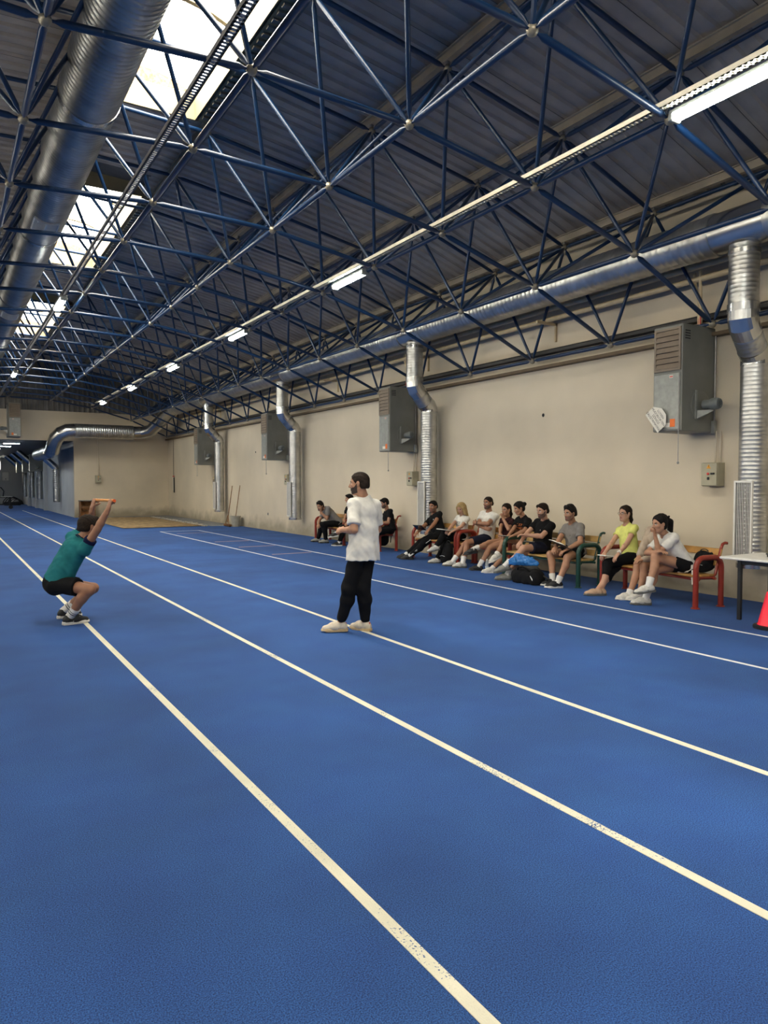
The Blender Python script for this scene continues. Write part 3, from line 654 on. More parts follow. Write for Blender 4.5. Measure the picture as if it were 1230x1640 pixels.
# ------------------------------------------------------------------ table, cone and the thing on the table
e = empty('table', (8.0, 4.0, 0), label='white topped table with black legs at the right edge', cat='table')
MB().bx(-.12, .75, -.2, 1.28, .715, .745, bev=.008).build('table_top', M_WHITE, e)
for (a, b) in ((-.0, 1.08), (.62, 1.08), (0, -.1), (.62, -.1)): MB().bx(a, a + .04, b, b + .04, 0, .715).build('leg', M_BLACK, e)
MB().bx(.04, .62, 1.09, 1.11, .64, .68).bx(.01, .03, -.1, 1.1, .66, .70).bx(.63, .65, -.1, 1.1, .66, .70).build('frame_rail', M_BLACK, e)
g = MB(); g.tube([(8.42, 5.02, .765), (8.33, 4.92, .775), (8.27, 4.80, .765), (8.22, 4.70, .772)], [.012, .02, .014, .022], 8).tube([(8.30, 4.93, .762), (8.24, 4.90, .760), (8.2, 4.82, .765)], .011, 7).tube([(8.22, 4.72, .78), (8.16, 4.55, .785)], [.03, .034], 10).tube([(8.34, 4.86, .77), (8.36, 4.84, .81)], .012, 7)
g.build('camera_grip', M_BLACK, label='black articulated gadget lying on the white table', cat='gadget', smooth=True)
e = empty('marker_cone', (7.83, 4.60, 0), label='neon red marker cone with a black base beside the table', cat='cone')
MB().lathe([(.150, .035), (.135, .05), (.055, .40), (.042, .41), (.042, .39)], 24).build('cone_body', M_CONE, e, smooth=.6); MB().lathe([(.185, 0), (.185, .03), (.17, .04), (.13, .042)], 24).build('cone_base', M_BLACK, e, smooth=.6)

# ------------------------------------------------------------------ sand pit, crate, broom, bin, hanging board
def sandpit():
    m = MB(); nx, ny = 30, 60; vs = []
    for i in range(nx + 1):
        for j in range(ny + 1):
            x = 5.35 + 2.85 * i / nx; y = 26.45 + 8.2 * j / ny; edge = min(i, nx - i, j, ny - j) / 3
            h = .02 + min(1, edge) * (.03 + .012 * math.sin(x * 2.1 + y * .4) * math.cos(y * 1.1) + .012 * random.random()); vs.append((x, y, max(.006, h)))
    n = ny + 1
    m.add(vs, [(i * n + j, (i + 1) * n + j, (i + 1) * n + j + 1, i * n + j + 1) for i in range(nx) for j in range(ny)])
    m.build('sand_pit', M_SAND, label='sand in the long jump pit before the far wall', cat='sand', kind='stuff', smooth=True)
sandpit()
MB().bx(5.2, 9.44, 34.7, 35.99, .001, .012).bx(8.45, 9.44, 26.3, 34.7, .001, .012).build('trim_2', M_CONC, kind='structure')
m = MB()
for k in range(160):
    x = 8.2 + random.random() * .25; y = 26.4 + random.random() * 8.2; s = .02 + random.random() * .04; m.bx(x - s, x + s, y - s, y + s, .002, s * .9, R=None)
m.build('gravel_edge', M_GRAV, label='pale gravel spilled along the right edge of the sand pit', cat='gravel', kind='stuff')
e = empty('wooden_crate', (5.30, 35.42, 0), label='open wooden crate against the far wall behind the squatting man', cat='crate')
for a in (0, .62): MB().bx(a, a + .035, 0, .42, 0, .80).build('side_board', M_WOODD, e)
for z, mt in ((.04, M_WOODD), (.77, M_CONC)): MB().bx(-.02, .675, -.02, .44, z, z + .035).build('top_board' if z > .5 else 'bottom_board', mt, e)
for k in range(3): MB().bx(.035, .62, .38, .41, .09 + k * .23, .30 + k * .23).build('back_board', mat('orange_old_wood', (0.33, 0.15, 0.05), 0.75, var=0.2, scale=9), e)
MB().bx(.035, .62, .02, .06, .46, .54).build('rail_board', M_WOODD, e)
e = empty('push_broom', (8.95, 25.9, 0), label='wooden push broom leaning against the right wall', cat='broom')
MB().tube([(.0, 0, .16), (.28, .25, 1.50)], .016, 8).build('handle', M_WOODD, e); MB().tube([(-.02, -.22, .05), (.02, 0, .42)], .012, 6).tube([(-.02, .22, .05), (.02, 0, .42)], .012, 6).build('brace', M_WOODD, e); MB().bx(-.05, .05, -.3, .3, .03, .09).build('head', M_WOODD, e); MB().bx(-.04, .04, -.29, .29, 0, .03).build('bristles', M_BLACK, e)
e = empty('bin', (9.18, 25.7, 0), label='pale plastic bin against the right wall', cat='bin'); MB().lathe([(.15, 0), (.19, .36), (.205, .36), (.205, .39), (.19, .39), (.18, .36), (.14, .02)], 20).build('tub', mat('pale_bin_plastic', (0.40, 0.38, 0.31), 0.6), e, smooth=.6)
MB().tube([(9.15, 25.72, .03), (9.34, 25.62, 1.52)], .014, 8).build('broomstick', M_WOODD, label='broomstick standing in the pale bin', cat='stick')
e = empty('hanging_board', (9.43, 34.9, 1.15), label='narrow black and white board hanging on a cord near the far corner', cat='board')
MB().bx(-.02, 0, -.08, .06, 0, .72).build('black_strip', M_BLACK, e); MB().bx(-.022, 0, .06, .17, .1, .76).build('white_strip', M_PAPER, e); MB().bx(-.024, 0, -.08, .17, .74, .80).build('red_clip', M_RED, e); MB().tube([(-.01, .04, .8), (-.01, .02, 2.5)], .008, 6).build('cord', M_BLACK, e)
# dark spots on the right wall
for k, (y, z, s) in enumerate(((9.92, 2.86, .035), (24.3, 2.7, .03), (23.2, .55, .05))):
    MB().lathe([(s, 0), (s * .7, .012), (s * .3, .02)], 8, M=Matrix.Translation((XR, y, z)) @ Matrix.Rotation(-math.pi / 2, 4, 'Y')).build('wall_hole_cap', M_BLACK if k < 2 else M_CONC, w_r)

# ------------------------------------------------------------------ things at the corridor end
e = empty('trolley_table', (2.35, 50.0, 0), label='black wheeled trolley table at the far end of the track', cat='trolley')
MB().bx(0, 1.25, 0, .8, .70, .75).build('table_top', M_BLACK, e); MB().bx(0, 1.25, 0, .06, .75, .77).build('white_edge', M_PAPER, e)
for a in (.05, 1.10): MB().bx(a, a + .08, .1, .18, .12, .70).bx(a, a + .08, .6, .68, .12, .70).build('leg', M_BLACK, e)
MB().bx(.05, 1.18, .1, .16, .25, .32).build('crossbar', M_BLACK, e)
for a in (.05, 1.12): MB().lathe([(.12, -.04), (.12, .04)], 14, M=Matrix.Translation((a + .03, .1, .12)) @ Matrix.Rotation(math.pi / 2, 4, 'X')).build('wheel', M_BLACK, e)
MB().tube([(3.1, 50.3, .77), (3.15, 50.3, 1.1), (3.0, 50.3, 1.32), (2.75, 50.3, 1.3), (2.62, 50.3, 1.12)], .035, 8).build('bent_arm', M_BLACK, label='bent black arm standing on the wheeled trolley', cat='arm', smooth=True)
m = MB()
for k in range(5): m.tube(arcpts((4.1 + .1 * k, 58, .08), .55 - .05 * k, 0, math.pi, 10, (1, .1, 0), (0, .2 * k, 1)), .03, 6)
m.bx(3.6, 4.7, 57.8, 58.3, 0, .25, bev=.05).build('hoop_pile', M_BLACK, label='dark pile of hoops and mats at the corridor end', cat='pile')
for k, (x, z, w, h) in enumerate(((3.05, 1.95, .50, .52), (4.0, 1.75, .48, .68))):
    e = empty('wall_cabinet', (x, 61.8, z), label=('pale wall cabinet on the corridor end wall, left one' if k == 0 else 'pale wall cabinet on the corridor end wall, right one'), cat='cabinet', group='cabinets on the corridor end wall')
    MB().bx(-w / 2, w / 2, 0, .2, 0, h, bev=.01).build('case', M_HEATS, e); MB().bx(-w / 2 + .02, w / 2 - .02, -.015, 0, .02, h - .02).build('door', M_WHITE, e); MB().bx(0, .03, -.03, -.015, .08, .2).build('handle', M_BLACK, e)
# ------------------------------------------------------------------ people: distance fields turned into meshes
def V3(*a): return np.array(a if len(a) == 3 else a[0], dtype=np.float64)
def nrm(v): v = np.asarray(v, float); return v / (np.linalg.norm(v) + 1e-9)
class Field:
    def __init__(s, lo, hi, h):
        s.lo = np.asarray(lo, float); s.h = h; n = np.ceil((np.asarray(hi, float) - s.lo) / h).astype(int) + 1
        s.ax = [(s.lo[i] + h * np.arange(n[i])).astype(np.float32) for i in range(3)]; s.V = np.full(tuple(n), 0.5, np.float32)
    def _sl(s, lo, hi):
        r = []
        for i in range(3):
            a = max(0, int((lo[i] - s.lo[i]) / s.h)); b = min(len(s.ax[i]), int((hi[i] - s.lo[i]) / s.h) + 2); r.append(slice(a, max(a, b)))
        X, Y, Z = s.ax[0][r[0]][:, None, None], s.ax[1][r[1]][None, :, None], s.ax[2][r[2]][None, None, :]
        return tuple(r), X, Y, Z
    def _mix(s, sl, d, k, op):
        a = s.V[sl]
        if op == 'u':
            if k > 0: hh = np.clip(.5 + .5 * (a - d) / k, 0, 1); s.V[sl] = a + (d - a) * hh - k * hh * (1 - hh)
            else: s.V[sl] = np.minimum(a, d)
        else:  # subtract
            if k > 0: hh = np.clip(.5 - .5 * (a + d) / k, 0, 1); s.V[sl] = a + (-d - a) * hh + k * hh * (1 - hh)
            else: s.V[sl] = np.maximum(a, -d)
    def cap(s, a, b, ra, rb=None, k=.03, flat=None, op='u', cut=None):
        a = V3(a); b = V3(b); rb = ra if rb is None else rb; R = max(ra, rb) + .05 + k
        sl, X, Y, Z = s._sl(np.minimum(a, b) - R, np.maximum(a, b) + R)
        if s.V[sl].size == 0: return s
        x, y, z = X - a[0], Y - a[1], Z - a[2]; ba = b - a; sc = 1.0
        if flat is not None:
            n, q = nrm(flat[0]), flat[1]; n = nrm(n - nrm(ba) * n.dot(nrm(ba))); t = (x * n[0] + y * n[1] + z * n[2]) * (1 / q - 1)
            x, y, z = x + n[0] * t, y + n[1] * t, z + n[2] * t; sc = .5 + .5 * q
        h = np.clip((x * ba[0] + y * ba[1] + z * ba[2]) / max(ba.dot(ba), 1e-9), 0, 1)
        d = (np.sqrt((x - ba[0] * h) ** 2 + (y - ba[1] * h) ** 2 + (z - ba[2] * h) ** 2) - (ra + (rb - ra) * h)) * sc
        if cut is not None: d = np.maximum(d, (X - cut[0][0]) * cut[1][0] + (Y - cut[0][1]) * cut[1][1] + (Z - cut[0][2]) * cut[1][2])
        s._mix(sl, d.astype(np.float32), k, op); return s
    def ell(s, c, fr, r, k=.02, op='u'):
        c = V3(c); R = max(r) + .04 + k; sl, X, Y, Z = s._sl(c - R, c + R)
        if s.V[sl].size == 0: return s
        x, y, z = X - c[0], Y - c[1], Z - c[2]; k0 = 0; k1 = 0
        for e, q in zip(fr, r):
            t = (x * e[0] + y * e[1] + z * e[2]) / q; k0 = k0 + t * t; k1 = k1 + (t / q) ** 2
        k0 = np.sqrt(k0); k1 = np.sqrt(k1) + 1e-6; s._mix(sl, (k0 * (k0 - 1) / k1).astype(np.float32), k, op); return s
    def plane(s, p, n, k=0.0):       # keep the side the normal points away from
        n = nrm(n); d = (s.ax[0][:, None, None] - p[0]) * n[0] + (s.ax[1][None, :, None] - p[1]) * n[1] + (s.ax[2][None, None, :] - p[2]) * n[2]
        s.V = np.maximum(s.V, d.astype(np.float32)); return s
    def wrinkle(s, amp, f=1.0, ph=0.0):
        X, Y, Z = s.ax[0][:, None, None], s.ax[1][None, :, None], s.ax[2][None, None, :]
        w = np.sin(23 * f * X + 17 * f * Z + 2.2 * np.sin(14 * f * Y + ph)) * np.sin(19 * f * Y - 13 * f * Z + 1.7 * np.sin(11 * f * X + ph)) + .5 * np.sin(41 * f * (X + Y) + 29 * f * Z + ph)
        s.V = (s.V + amp * w).astype(np.float32); return s
    def mesh(s):
        V, h = s.V, s.h; V[0] = V[-1] = 1; V[:, 0] = V[:, -1] = 1; V[:, :, 0] = V[:, :, -1] = 1
        S = V < 0; n = V.shape
        c = sum(S[i:n[0]-1+i, j:n[1]-1+j, k:n[2]-1+k].astype(np.uint8) for i in (0, 1) for j in (0, 1) for k in (0, 1))
        idx = np.argwhere((c > 0) & (c < 8))
        if len(idx) == 0: return np.zeros((0, 3)), np.zeros((0, 4), int)
        ID = np.full(c.shape, -1, np.int64); ID[tuple(idx.T)] = np.arange(len(idx))
        cv = {o: V[idx[:, 0]+o[0], idx[:, 1]+o[1], idx[:, 2]+o[2]].astype(np.float64) for o in [(i, j, k) for i in (0, 1) for j in (0, 1) for k in (0, 1)]}
        acc = np.zeros((len(idx), 3)); cn = np.zeros(len(idx))
        for ax in range(3):
            for u in (0, 1):
                for w in (0, 1):
                    o = [u, w]; o.insert(ax, 0); o1 = list(o); o1[ax] = 1; a, b = cv[tuple(o)], cv[tuple(o1)]
                    m = (a < 0) != (b < 0); t = np.where(m, a / np.where(m, a - b, 1), 0); p = np.tile(np.array(o, float), (len(idx), 1)); p[:, ax] = t
                    acc += p * m[:, None]; cn += m
        P = s.lo + h * (idx + acc / cn[:, None])
        F = []
        for ax in range(3):
            b, d = (ax + 1) % 3, (ax + 2) % 3
            A = np.moveaxis(S, ax, 0); E = np.argwhere(np.diff(S.astype(np.int8), axis=ax) != 0)
            E = E[(E[:, b] > 0) & (E[:, d] > 0)]; ins = S[tuple(E.T)]
            q = []
            for (ob_, od_) in ((-1, -1), (0, -1), (0, 0), (-1, 0)):
                e = E.copy(); e[:, b] += ob_; e[:, d] += od_; q.append(ID[tuple(e.T)])
            q = np.stack(q, 1); q[~ins] = q[~ins][:, ::-1]; F.append(q)
        return P, np.concatenate(F)
def np_mesh(name, P, Fc, mats, idx=None, smooth=True):
    me = bpy.data.meshes.new(name); me.vertices.add(len(P)); me.vertices.foreach_set('co', np.ascontiguousarray(P, np.float32).ravel())
    me.loops.add(len(Fc) * 4); me.loops.foreach_set('vertex_index', np.ascontiguousarray(Fc, np.int32).ravel())
    me.polygons.add(len(Fc)); me.polygons.foreach_set('loop_start', np.arange(len(Fc), dtype=np.int32) * 4)
    for m in (mats if isinstance(mats, (list, tuple)) else [mats]): me.materials.append(m)
    if idx is not None: me.polygons.foreach_set('material_index', idx.astype(np.int32))
    me.update(calc_edges=True); me.validate()
    if smooth: me.polygons.foreach_set('use_smooth', [True] * len(me.polygons))
    return me
def ik(a, c, hint, l1, l2):
    a, c, hint = V3(a), V3(c), V3(hint); d = c - a; L = np.linalg.norm(d)
    if L > (l1 + l2) * .995: c = a + d / L * (l1 + l2) * .995; d = c - a; L = np.linalg.norm(d)
    L = max(L, abs(l1 - l2) + .02); t = (l1 * l1 - l2 * l2 + L * L) / (2 * L); hgt = math.sqrt(max(0, l1 * l1 - t * t)); u = nrm(d)
    w = hint - a; w = w - u * w.dot(u)
    if np.linalg.norm(w) < 1e-4: w = np.cross(u, V3(0, 0, 1))
    return a + u * t + nrm(w) * hgt, c

SKIN = {}
def skin(tone):
    cols = {'fair': (0.52, 0.29, 0.19), 'mid': (0.42, 0.215, 0.125), 'tan': (0.33, 0.155, 0.085)}
    if tone not in SKIN: SKIN[tone] = mat('skin_' + tone, cols[tone], 0.55, var=0.03, scale=20)
    return SKIN[tone]
M_LIP = mat('lip', (0.33, 0.11, 0.09), 0.5); M_EYEW = mat('eye_white', (0.6, 0.57, 0.53), 0.3); M_EYE = mat('iris_dark', (0.03, 0.02, 0.015), 0.3)
def cloth(name, col, var=0.05): return mat(name, col, 0.92, var=var, scale=14, bump=0.08, bscale=260, spec=0.15)
def hairm(name, col): return mat(name, col, 0.7, var=0.18, scale=60, bump=0.25, bscale=90, spec=0.15)
HB, HDK, HBL = hairm('hair_black', (0.012, 0.010, 0.009)), hairm('hair_dark_brown', (0.020, 0.013, 0.009)), hairm('hair_blonde', (0.40, 0.28, 0.13))
STUB = mat('stubble', (0.10, 0.058, 0.042), 0.7, var=0.1, scale=60); STUBL = mat('light_stubble', (0.19, 0.10, 0.065), 0.7, var=0.1, scale=60); BRD = mat('dark_beard', (0.035, 0.022, 0.017), 0.8, var=0.2, scale=60)

def hand_sdf(wrist, d, n, side, curl, s, h, thumb=.5):
    d = nrm(d); n = nrm(n - d * np.dot(n, d)); w = -np.cross(d, n) * side
    c = wrist + d * .08 * s; f = Field(c - .15 * s, c + .15 * s, h)
    f.cap(wrist - d * .05 * s, wrist + d * .01 * s, .026 * s, .026 * s, .02, (n, .8)); f.cap(wrist + d * .02 * s, wrist + d * .075 * s, .036 * s, .040 * s, .02, (n, .42))
    for i, L in enumerate((.072, .080, .074, .058)):
        p = wrist + d * (.088 - .004 * abs(i - 1)) * s + w * (.031 - .021 * i) * s; a = curl * .7
        for q, rr in ((.46, .0098), (.30, .0088), (.24, .0078)):
            e = p + (d * math.cos(a) + n * math.sin(a)) * L * q * s; f.cap(p, e, rr * s, rr * .92 * s, .004); p = e; a += curl
    p = wrist + d * .028 * s + w * .032 * s; t = nrm(d * .75 + w * (.75 - thumb * .5) + n * thumb); e = p + t * .042 * s; f.cap(p, e, .013 * s, .011 * s, .010)
    t2 = nrm(t + d * .4 + n * thumb * .6 - w * .25); f.cap(e, e + t2 * .032 * s, .0108 * s, .009 * s, .005)
    return f.mesh()

def frame_of(look, roll=0.0):
    f = nrm(look); l = nrm(np.cross(V3(0, 0, 1), f)); u = np.cross(f, l)
    if roll: l, u = l * math.cos(roll) + u * math.sin(roll), u * math.cos(roll) - l * math.sin(roll)
    return f, l, u

def person(label, base, pel, neck, head, look, tf, hf, arms, legs, s=1.0, fem=False, tone='mid', shirt=None, sleeve=.55, collar=None, bottom=('trousers', None, 1.0), socks=None, shoes=(None, None), hair=('short', None), beard=None, res=.0095, hands=None, roll=0.0, hem=.06, loose=1.0, group='people on the benches', stripe=None, trim=None, glasses=False):
    root = empty('person', base, label=label, cat='person', group=group); B = V3(base)
    pel, neck, head = V3(pel), V3(neck), V3(head); t = nrm(neck - pel); z = V3(0, 0, 1)
    tf = nrm(tf); tf = nrm(tf - t * tf.dot(t)); lat = np.cross(t, tf); hfv = nrm(hf); hl = np.cross(z, hfv)
    sw = (.150 if fem else .170) * s; hw = .076 * s
    sh = {1: neck - t * .078 * s + lat * sw, -1: neck - t * .078 * s - lat * sw}; hp = {1: pel + hl * hw, -1: pel - hl * hw}
    J = {}
    for sd in (1, -1):
        e, w = arms[sd][:2]; legs[sd] = [legs[sd][0], V3(legs[sd][1]) if legs[sd][2][2] != 0 else V3(legs[sd][1][0], legs[sd][1][1], .0855 * s), *legs[sd][2:]]; el, wr = ik(sh[sd], w, e, .285 * s, .25 * s); kn, an = ik(hp[sd], legs[sd][1], legs[sd][0], .435 * s, .415 * s)
        J[sd] = (sh[sd], el, wr, hp[sd], kn, an)
    T = np.linalg.norm(neck - pel); hF, hL, hU = frame_of(look, roll)
    allp = np.array([pel, neck, head] + [p for sd in (1, -1) for p in J[sd]])
    lo, hi = allp.min(0) - .2, allp.max(0) + .2
    cw = (.135 if fem else .155) * s; ww = (.115 if fem else .135) * s
    waist = pel + t * .20 * s; chest = neck - t * .17 * s
    # --- body: one continuous skin surface
    f = Field(lo, hi, res)
    f.cap(pel + t * .02, waist, .125 * s, ww, .05, (tf, .72)); f.cap(waist, chest, ww, cw, .05, (tf, .68)); f.cap(sh[1] - lat * .02, sh[-1] + lat * .02, .046 * s, .046 * s, .04)
    for sd in (1, -1): f.cap(neck - t * .02 * s, sh[sd], .045 * s, .046 * s, .03)
    f.cap(hp[1], hp[-1], .086 * s, .086 * s, .04); nk = head - hU * .07 * s - hF * .025 * s; f.cap(neck - t * .04 * s, nk, .056 * s * (.88 if fem else 1), .05 * s * (.88 if fem else 1), .03)
    th = (.084 if fem else .081) * s
    for sd in (1, -1):
        a, e, w, hpj, k, an = J[sd]; am = .9 if fem else 1.0
        f.cap(a, e, .05 * s * am, .041 * s * am, .03); mid = e + (w - e) * .3; f.cap(e, mid, .040 * s * am, .041 * s * am, .015); f.cap(mid, w, .041 * s * am, .027 * s * am, .015)
        f.cap(hpj, k, th, .060 * s, .03); sh_d = nrm(an - k); back = nrm(k - hpj); back = nrm(-(back - sh_d * back.dot(sh_d)) * -1) if True else back
        cm = k + (an - k) * .32 - nrm(V3(legs[sd][2]) - sh_d * np.dot(V3(legs[sd][2]), sh_d)) * .018 * s
        f.cap(k, cm, .056 * s, .057 * s, .02); f.cap(cm, an, .055 * s, .036 * s, .02); f.cap(an, an + nrm(legs[sd][2]) * .06 * s - z * .045 * s, .033 * s, .025 * s, .01)
    P, Fc = f.mesh(); MI = np.zeros(len(Fc), int)
    # head
    hr = min(res, .006) if res > .009 else .0045
    hf_ = Field(head - .19 * s, head + .17 * s, hr); g = lambda a, b, c: head + (hF * a + hL * b + hU * c) * s; fr = (hF, hL, hU)
    hf_.cap(nk - hU * .05 * s, nk + hU * .05 * s, .05 * s * (.88 if fem else 1), .05 * s * (.88 if fem else 1), .0)
    hf_.ell(g(-.012, 0, .030), fr, (.098 * s, .076 * s, .086 * s), .02); hf_.ell(g(.022, 0, -.035), fr, (.070 * s, .060 * s, .082 * s), .03)
    hf_.cap(g(.058, .012, -.098), g(.058, -.012, -.098), .022 * s, .022 * s, .03)
    for sd in (1, -1):
        hf_.cap(g(.0, .058 * sd, -.05), g(.045, .025 * sd, -.092), .018 * s, .018 * s, .03); hf_.cap(g(.080, .014 * sd, .024), g(.066, .046 * sd, .022), .009 * s, .009 * s, .012)
        hf_.cap(g(.062, .046 * sd, -.022), g(.055, .05 * sd, -.028), .014 * s, .014 * s, .02)
        hf_.ell(g(.088, .031 * sd, .004), fr, (.014 * s, .017 * s, .010 * s), .008, 'sub'); hf_.ell(g(.068, .031 * sd, .004), fr, (.0125 * s, .0135 * s, .0115 * s), .002)
        hf_.ell(g(-.006, .079 * sd, -.004), fr, (.019 * s, .009 * s, .031 * s), .008)
    hf_.cap(g(.086, 0, .012), g(.106, 0, -.030), .0075 * s, .012 * s, .010); hf_.cap(g(.094, .012, -.034), g(.094, -.012, -.034), .009 * s, .009 * s, .008)
    hf_.cap(g(.080, .020, -.066), g(.080, -.020, -.066), .008 * s, .008 * s, .012); hf_.cap(g(.088, .010, -.061), g(.088, -.010, -.061), .0055 * s, .0055 * s, .006); hf_.cap(g(.087, .010, -.070), g(.087, -.010, -.070), .006 * s, .006 * s, .006)
    P2, F2 = hf_.mesh(); cc = (P2[F2].mean(1) - head) / s; a, b, c = cc @ hF, cc @ hL, cc @ hU; m2 = np.zeros(len(F2), int)
    if beard: m2[(a > .006) & (c > -.112 + .3 * (.06 - a)) & (c < np.where(a > .062, -.044, -.040 + 1.1 * (.045 - a).clip(0, .045))) & ((a > .0) | (np.abs(b) > .05))] = 2
    m2[(np.abs(b) < .024) & (np.abs(c + .066) < .009) & (a > .07)] = 1
    m2[(np.abs(np.abs(b) - .032) < .017) & (np.abs(c - .0245) < .006) & (a > .05)] = 5
    m2[(np.abs(np.abs(b) - .031) < .0135) & (np.abs(c - .004) < .0085) & (a > .05)] = 3; m2[(np.abs(np.abs(b) - .031) < .006) & (np.abs(c - .004) < .0075) & (a > .05)] = 4
    PS, FS, MS = [P, P2], [Fc, F2 + len(P)], [MI, m2]; off = len(P) + len(P2)
    hands = hands or {}
    for sd in (1, -1):
        _, e, w, *_r = J[sd]; hd = hands.get(sd, {}); d = V3(hd['d']) if 'd' in hd else (w - e); n = V3(hd.get('n', (0, 0, -1)))
        p3, f3 = hand_sdf(w, d, n, sd * hd.get('flip', 1), hd.get('curl', .45), s * (.92 if fem else 1), min(.0055, res * .55), hd.get('thumb', .5)); PS.append(p3); FS.append(f3 + off); MS.append(np.zeros(len(f3), int)); off += len(p3)
    hm = hair[1] or HB
    ob('body', np_mesh('body', np.concatenate(PS) - B, np.concatenate(FS), [skin(tone), M_LIP, beard or STUB, M_EYEW, M_EYE, hm if hm is not HBL else HDK], np.concatenate(MS)), root)
    # --- hair
    st = hair[0]; v = {'buzz': .006, 'short': .013, 'quiff': .015}.get(st, .014)
    f = Field(head - .33 * s, head + .2 * s, .007 if res > .009 else .0055)
    f.ell(g(-.014, 0, .034), fr, ((.098 + v) * s, (.076 + v * .8) * s, (.086 + v) * s), .0)
    if st in ('short', 'quiff', 'buzz'):
        f.cap(g(-.06, .03, -.02), g(-.06, -.03, -.02), .05 * s, .05 * s, .03)
        if st == 'quiff': f.cap(g(.055, .03, .108), g(.055, -.03, .108), .030 * s, .030 * s, .03); f.cap(g(-.02, .03, .115), g(-.02, -.03, .115), .03 * s, .03 * s, .04)
        if st == 'short': f.cap(g(.07, .03, .085), g(.07, -.03, .085), .026 * s, .026 * s, .03)
        nn = hF * .80 - hU * .60; f.V = np.maximum(f.V, np.minimum(((f.ax[0][:, None, None] - g(.062, 0, .055)[0]) * nn[0] + (f.ax[1][None, :, None] - g(.062, 0, .055)[1]) * nn[1] + (f.ax[2][None, None, :] - g(.062, 0, .055)[2]) * nn[2]), 9).astype(np.float32))
        f.plane(g(0, 0, -.055), -hU)
        for sd in (1, -1): f.ell(g(.0, .09 * sd, -.018), fr, (.034 * s, .03 * s, .040 * s), .006, 'sub')
    else:
        p0 = g(.066, 0, .062); nn = hF * .86 - hU * .5; f.plane(p0, nn)
        if st == 'long':
            for sd in (1, -1): f.cap(g(.03, .076 * sd, .03), g(.035, .088 * sd, -.11), .030 * s, .034 * s, .03); f.cap(g(-.03, .07 * sd, -.02), g(-.02, .085 * sd, -.19), .05 * s, .03 * s, .04)
            f.cap(g(-.07, 0, 0), g(-.08, 0, -.17), .075 * s, .05 * s, .04)
        if st in ('bun', 'ponytail', 'ponylong'):
            f.cap(g(-.05, .02, -.03), g(-.05, -.02, -.03), .058 * s, .058 * s, .03)
        if st == 'bun': f.ell(g(-.135, 0, .035), fr, (.042 * s, .042 * s, .042 * s), .015)
        if st == 'ponytail': f.cap(g(-.11, 0, .0), g(-.135, 0, -.10), .03 * s, .028 * s, .02); f.cap(g(-.135, 0, -.10), g(-.12, 0, -.19), .028 * s, .012 * s, .02)
        if st == 'ponylong': f.cap(g(-.12, 0, .05), g(-.17, 0, .0), .04 * s, .04 * s, .02); f.cap(g(-.17, 0, .0), g(-.20, -.02, -.16), .042 * s, .035 * s, .03); f.cap(g(-.20, -.02, -.16), g(-.26, -.03, -.27), .035 * s, .015 * s, .03); f.cap(g(-.12, 0, .05), g(-.13, .05, .09), .02 * s, .012 * s, .02)
        for sd in (1, -1):
            if st != 'long': f.ell(g(.0, .09 * sd, -.012), fr, (.03 * s, .03 * s, .036 * s), .006, 'sub')
    f.wrinkle(.0025, 3.0); P, Fc = f.mesh(); ob('hair', np_mesh('hair', P - B, Fc, hm), root)
    if glasses:
        m = MB()
        for sd in (1, -1): m.tube(arcpts(g(.098, .031 * sd, .002), .020 * s, 0, 2 * math.pi, 12, hL, hU), .002, 5); m.tube([g(.097, .05 * sd, .004), g(.0, .08 * sd, .006)], .002, 5)
        m.tube([g(.1, .011, .004), g(.1, -.011, .004)], .002, 5); m.v = [tuple(np.array(p) - B) for p in m.v]; m.build('glasses', M_BLACK, root)
    # --- shirt
    out = {}
    if shirt is not None:
        q = .020 * loose; f = Field(lo, hi, res); am = .9 if fem else 1.0
        f.cap(pel - t * max(.06, hem), waist, (.180 * s + q * .5), ww + q + .008, .05, (tf, .84 if hem > .1 else .72)); f.cap(waist, chest, ww + q, cw + q * .8, .05, (tf, .74)); [f.cap(neck - t * .03 * s, sh[sd], .048 * s + q * .3, .050 * s + q * .6, .03) for sd in (1, -1)]
        f.cap(neck - t * .09 * s, neck - t * .012, .080 * s, .058 * s, .04)
        if hem > .1:
            f.cap(hp[1], hp[-1], .086 * s + .034, .086 * s + .034, .03)
            for sd in (1, -1): f.cap(hp[sd], hp[sd] + (J[sd][4] - hp[sd]) * .4, th + .034, th + .030, .03)
        f.plane(pel - t * hem, -t)
        for sd in (1, -1):
            a, e, w = J[sd][:3]; c = a + (e - a) * min(sleeve + .12, 1.2); d = nrm(e - a)
            f.cap(a, c, .050 * s * am + q * .6, (.042 * s * am + q * (1.25 if sleeve <= 1 else 1.0)), .022, cut=((a + (e - a) * sleeve), d) if sleeve <= 1 else None)
            if sleeve > 1: f.cap(e, e + (w - e) * (sleeve - 1), .043 * s * am + q * .9, .032 * s + q * .6, .025)
        f.wrinkle(.0036 * loose, 1.0, base[1] * 3); f.wrinkle(.0022 * loose, 2.1, base[1] * 5)
        f.cap(neck - t * .02 * s + tf * .018, neck + t * .12 * s + tf * .015, .056 * s * (.9 if fem else 1) + .002, .075 * s, .004, None, 'sub')
        P, Fc = f.mesh(); cols = [shirt]; mi = None
        if trim is not None:
            cen = P[Fc].mean(1); mi = np.zeros(len(Fc), int); cols = [shirt, trim]
            for sd in (1, -1): a, e = J[sd][:2]; mi[((cen - a) @ nrm(e - a) > np.linalg.norm(e - a) * (sleeve - .055)) & (np.linalg.norm(np.cross(cen - a, nrm(e - a)), axis=1) < .1)] = 1
            mi[(cen - neck) @ t > .015] = 1
        out['shirt'] = ob('shirt', np_mesh('shirt', P - B, Fc, cols, mi), root)
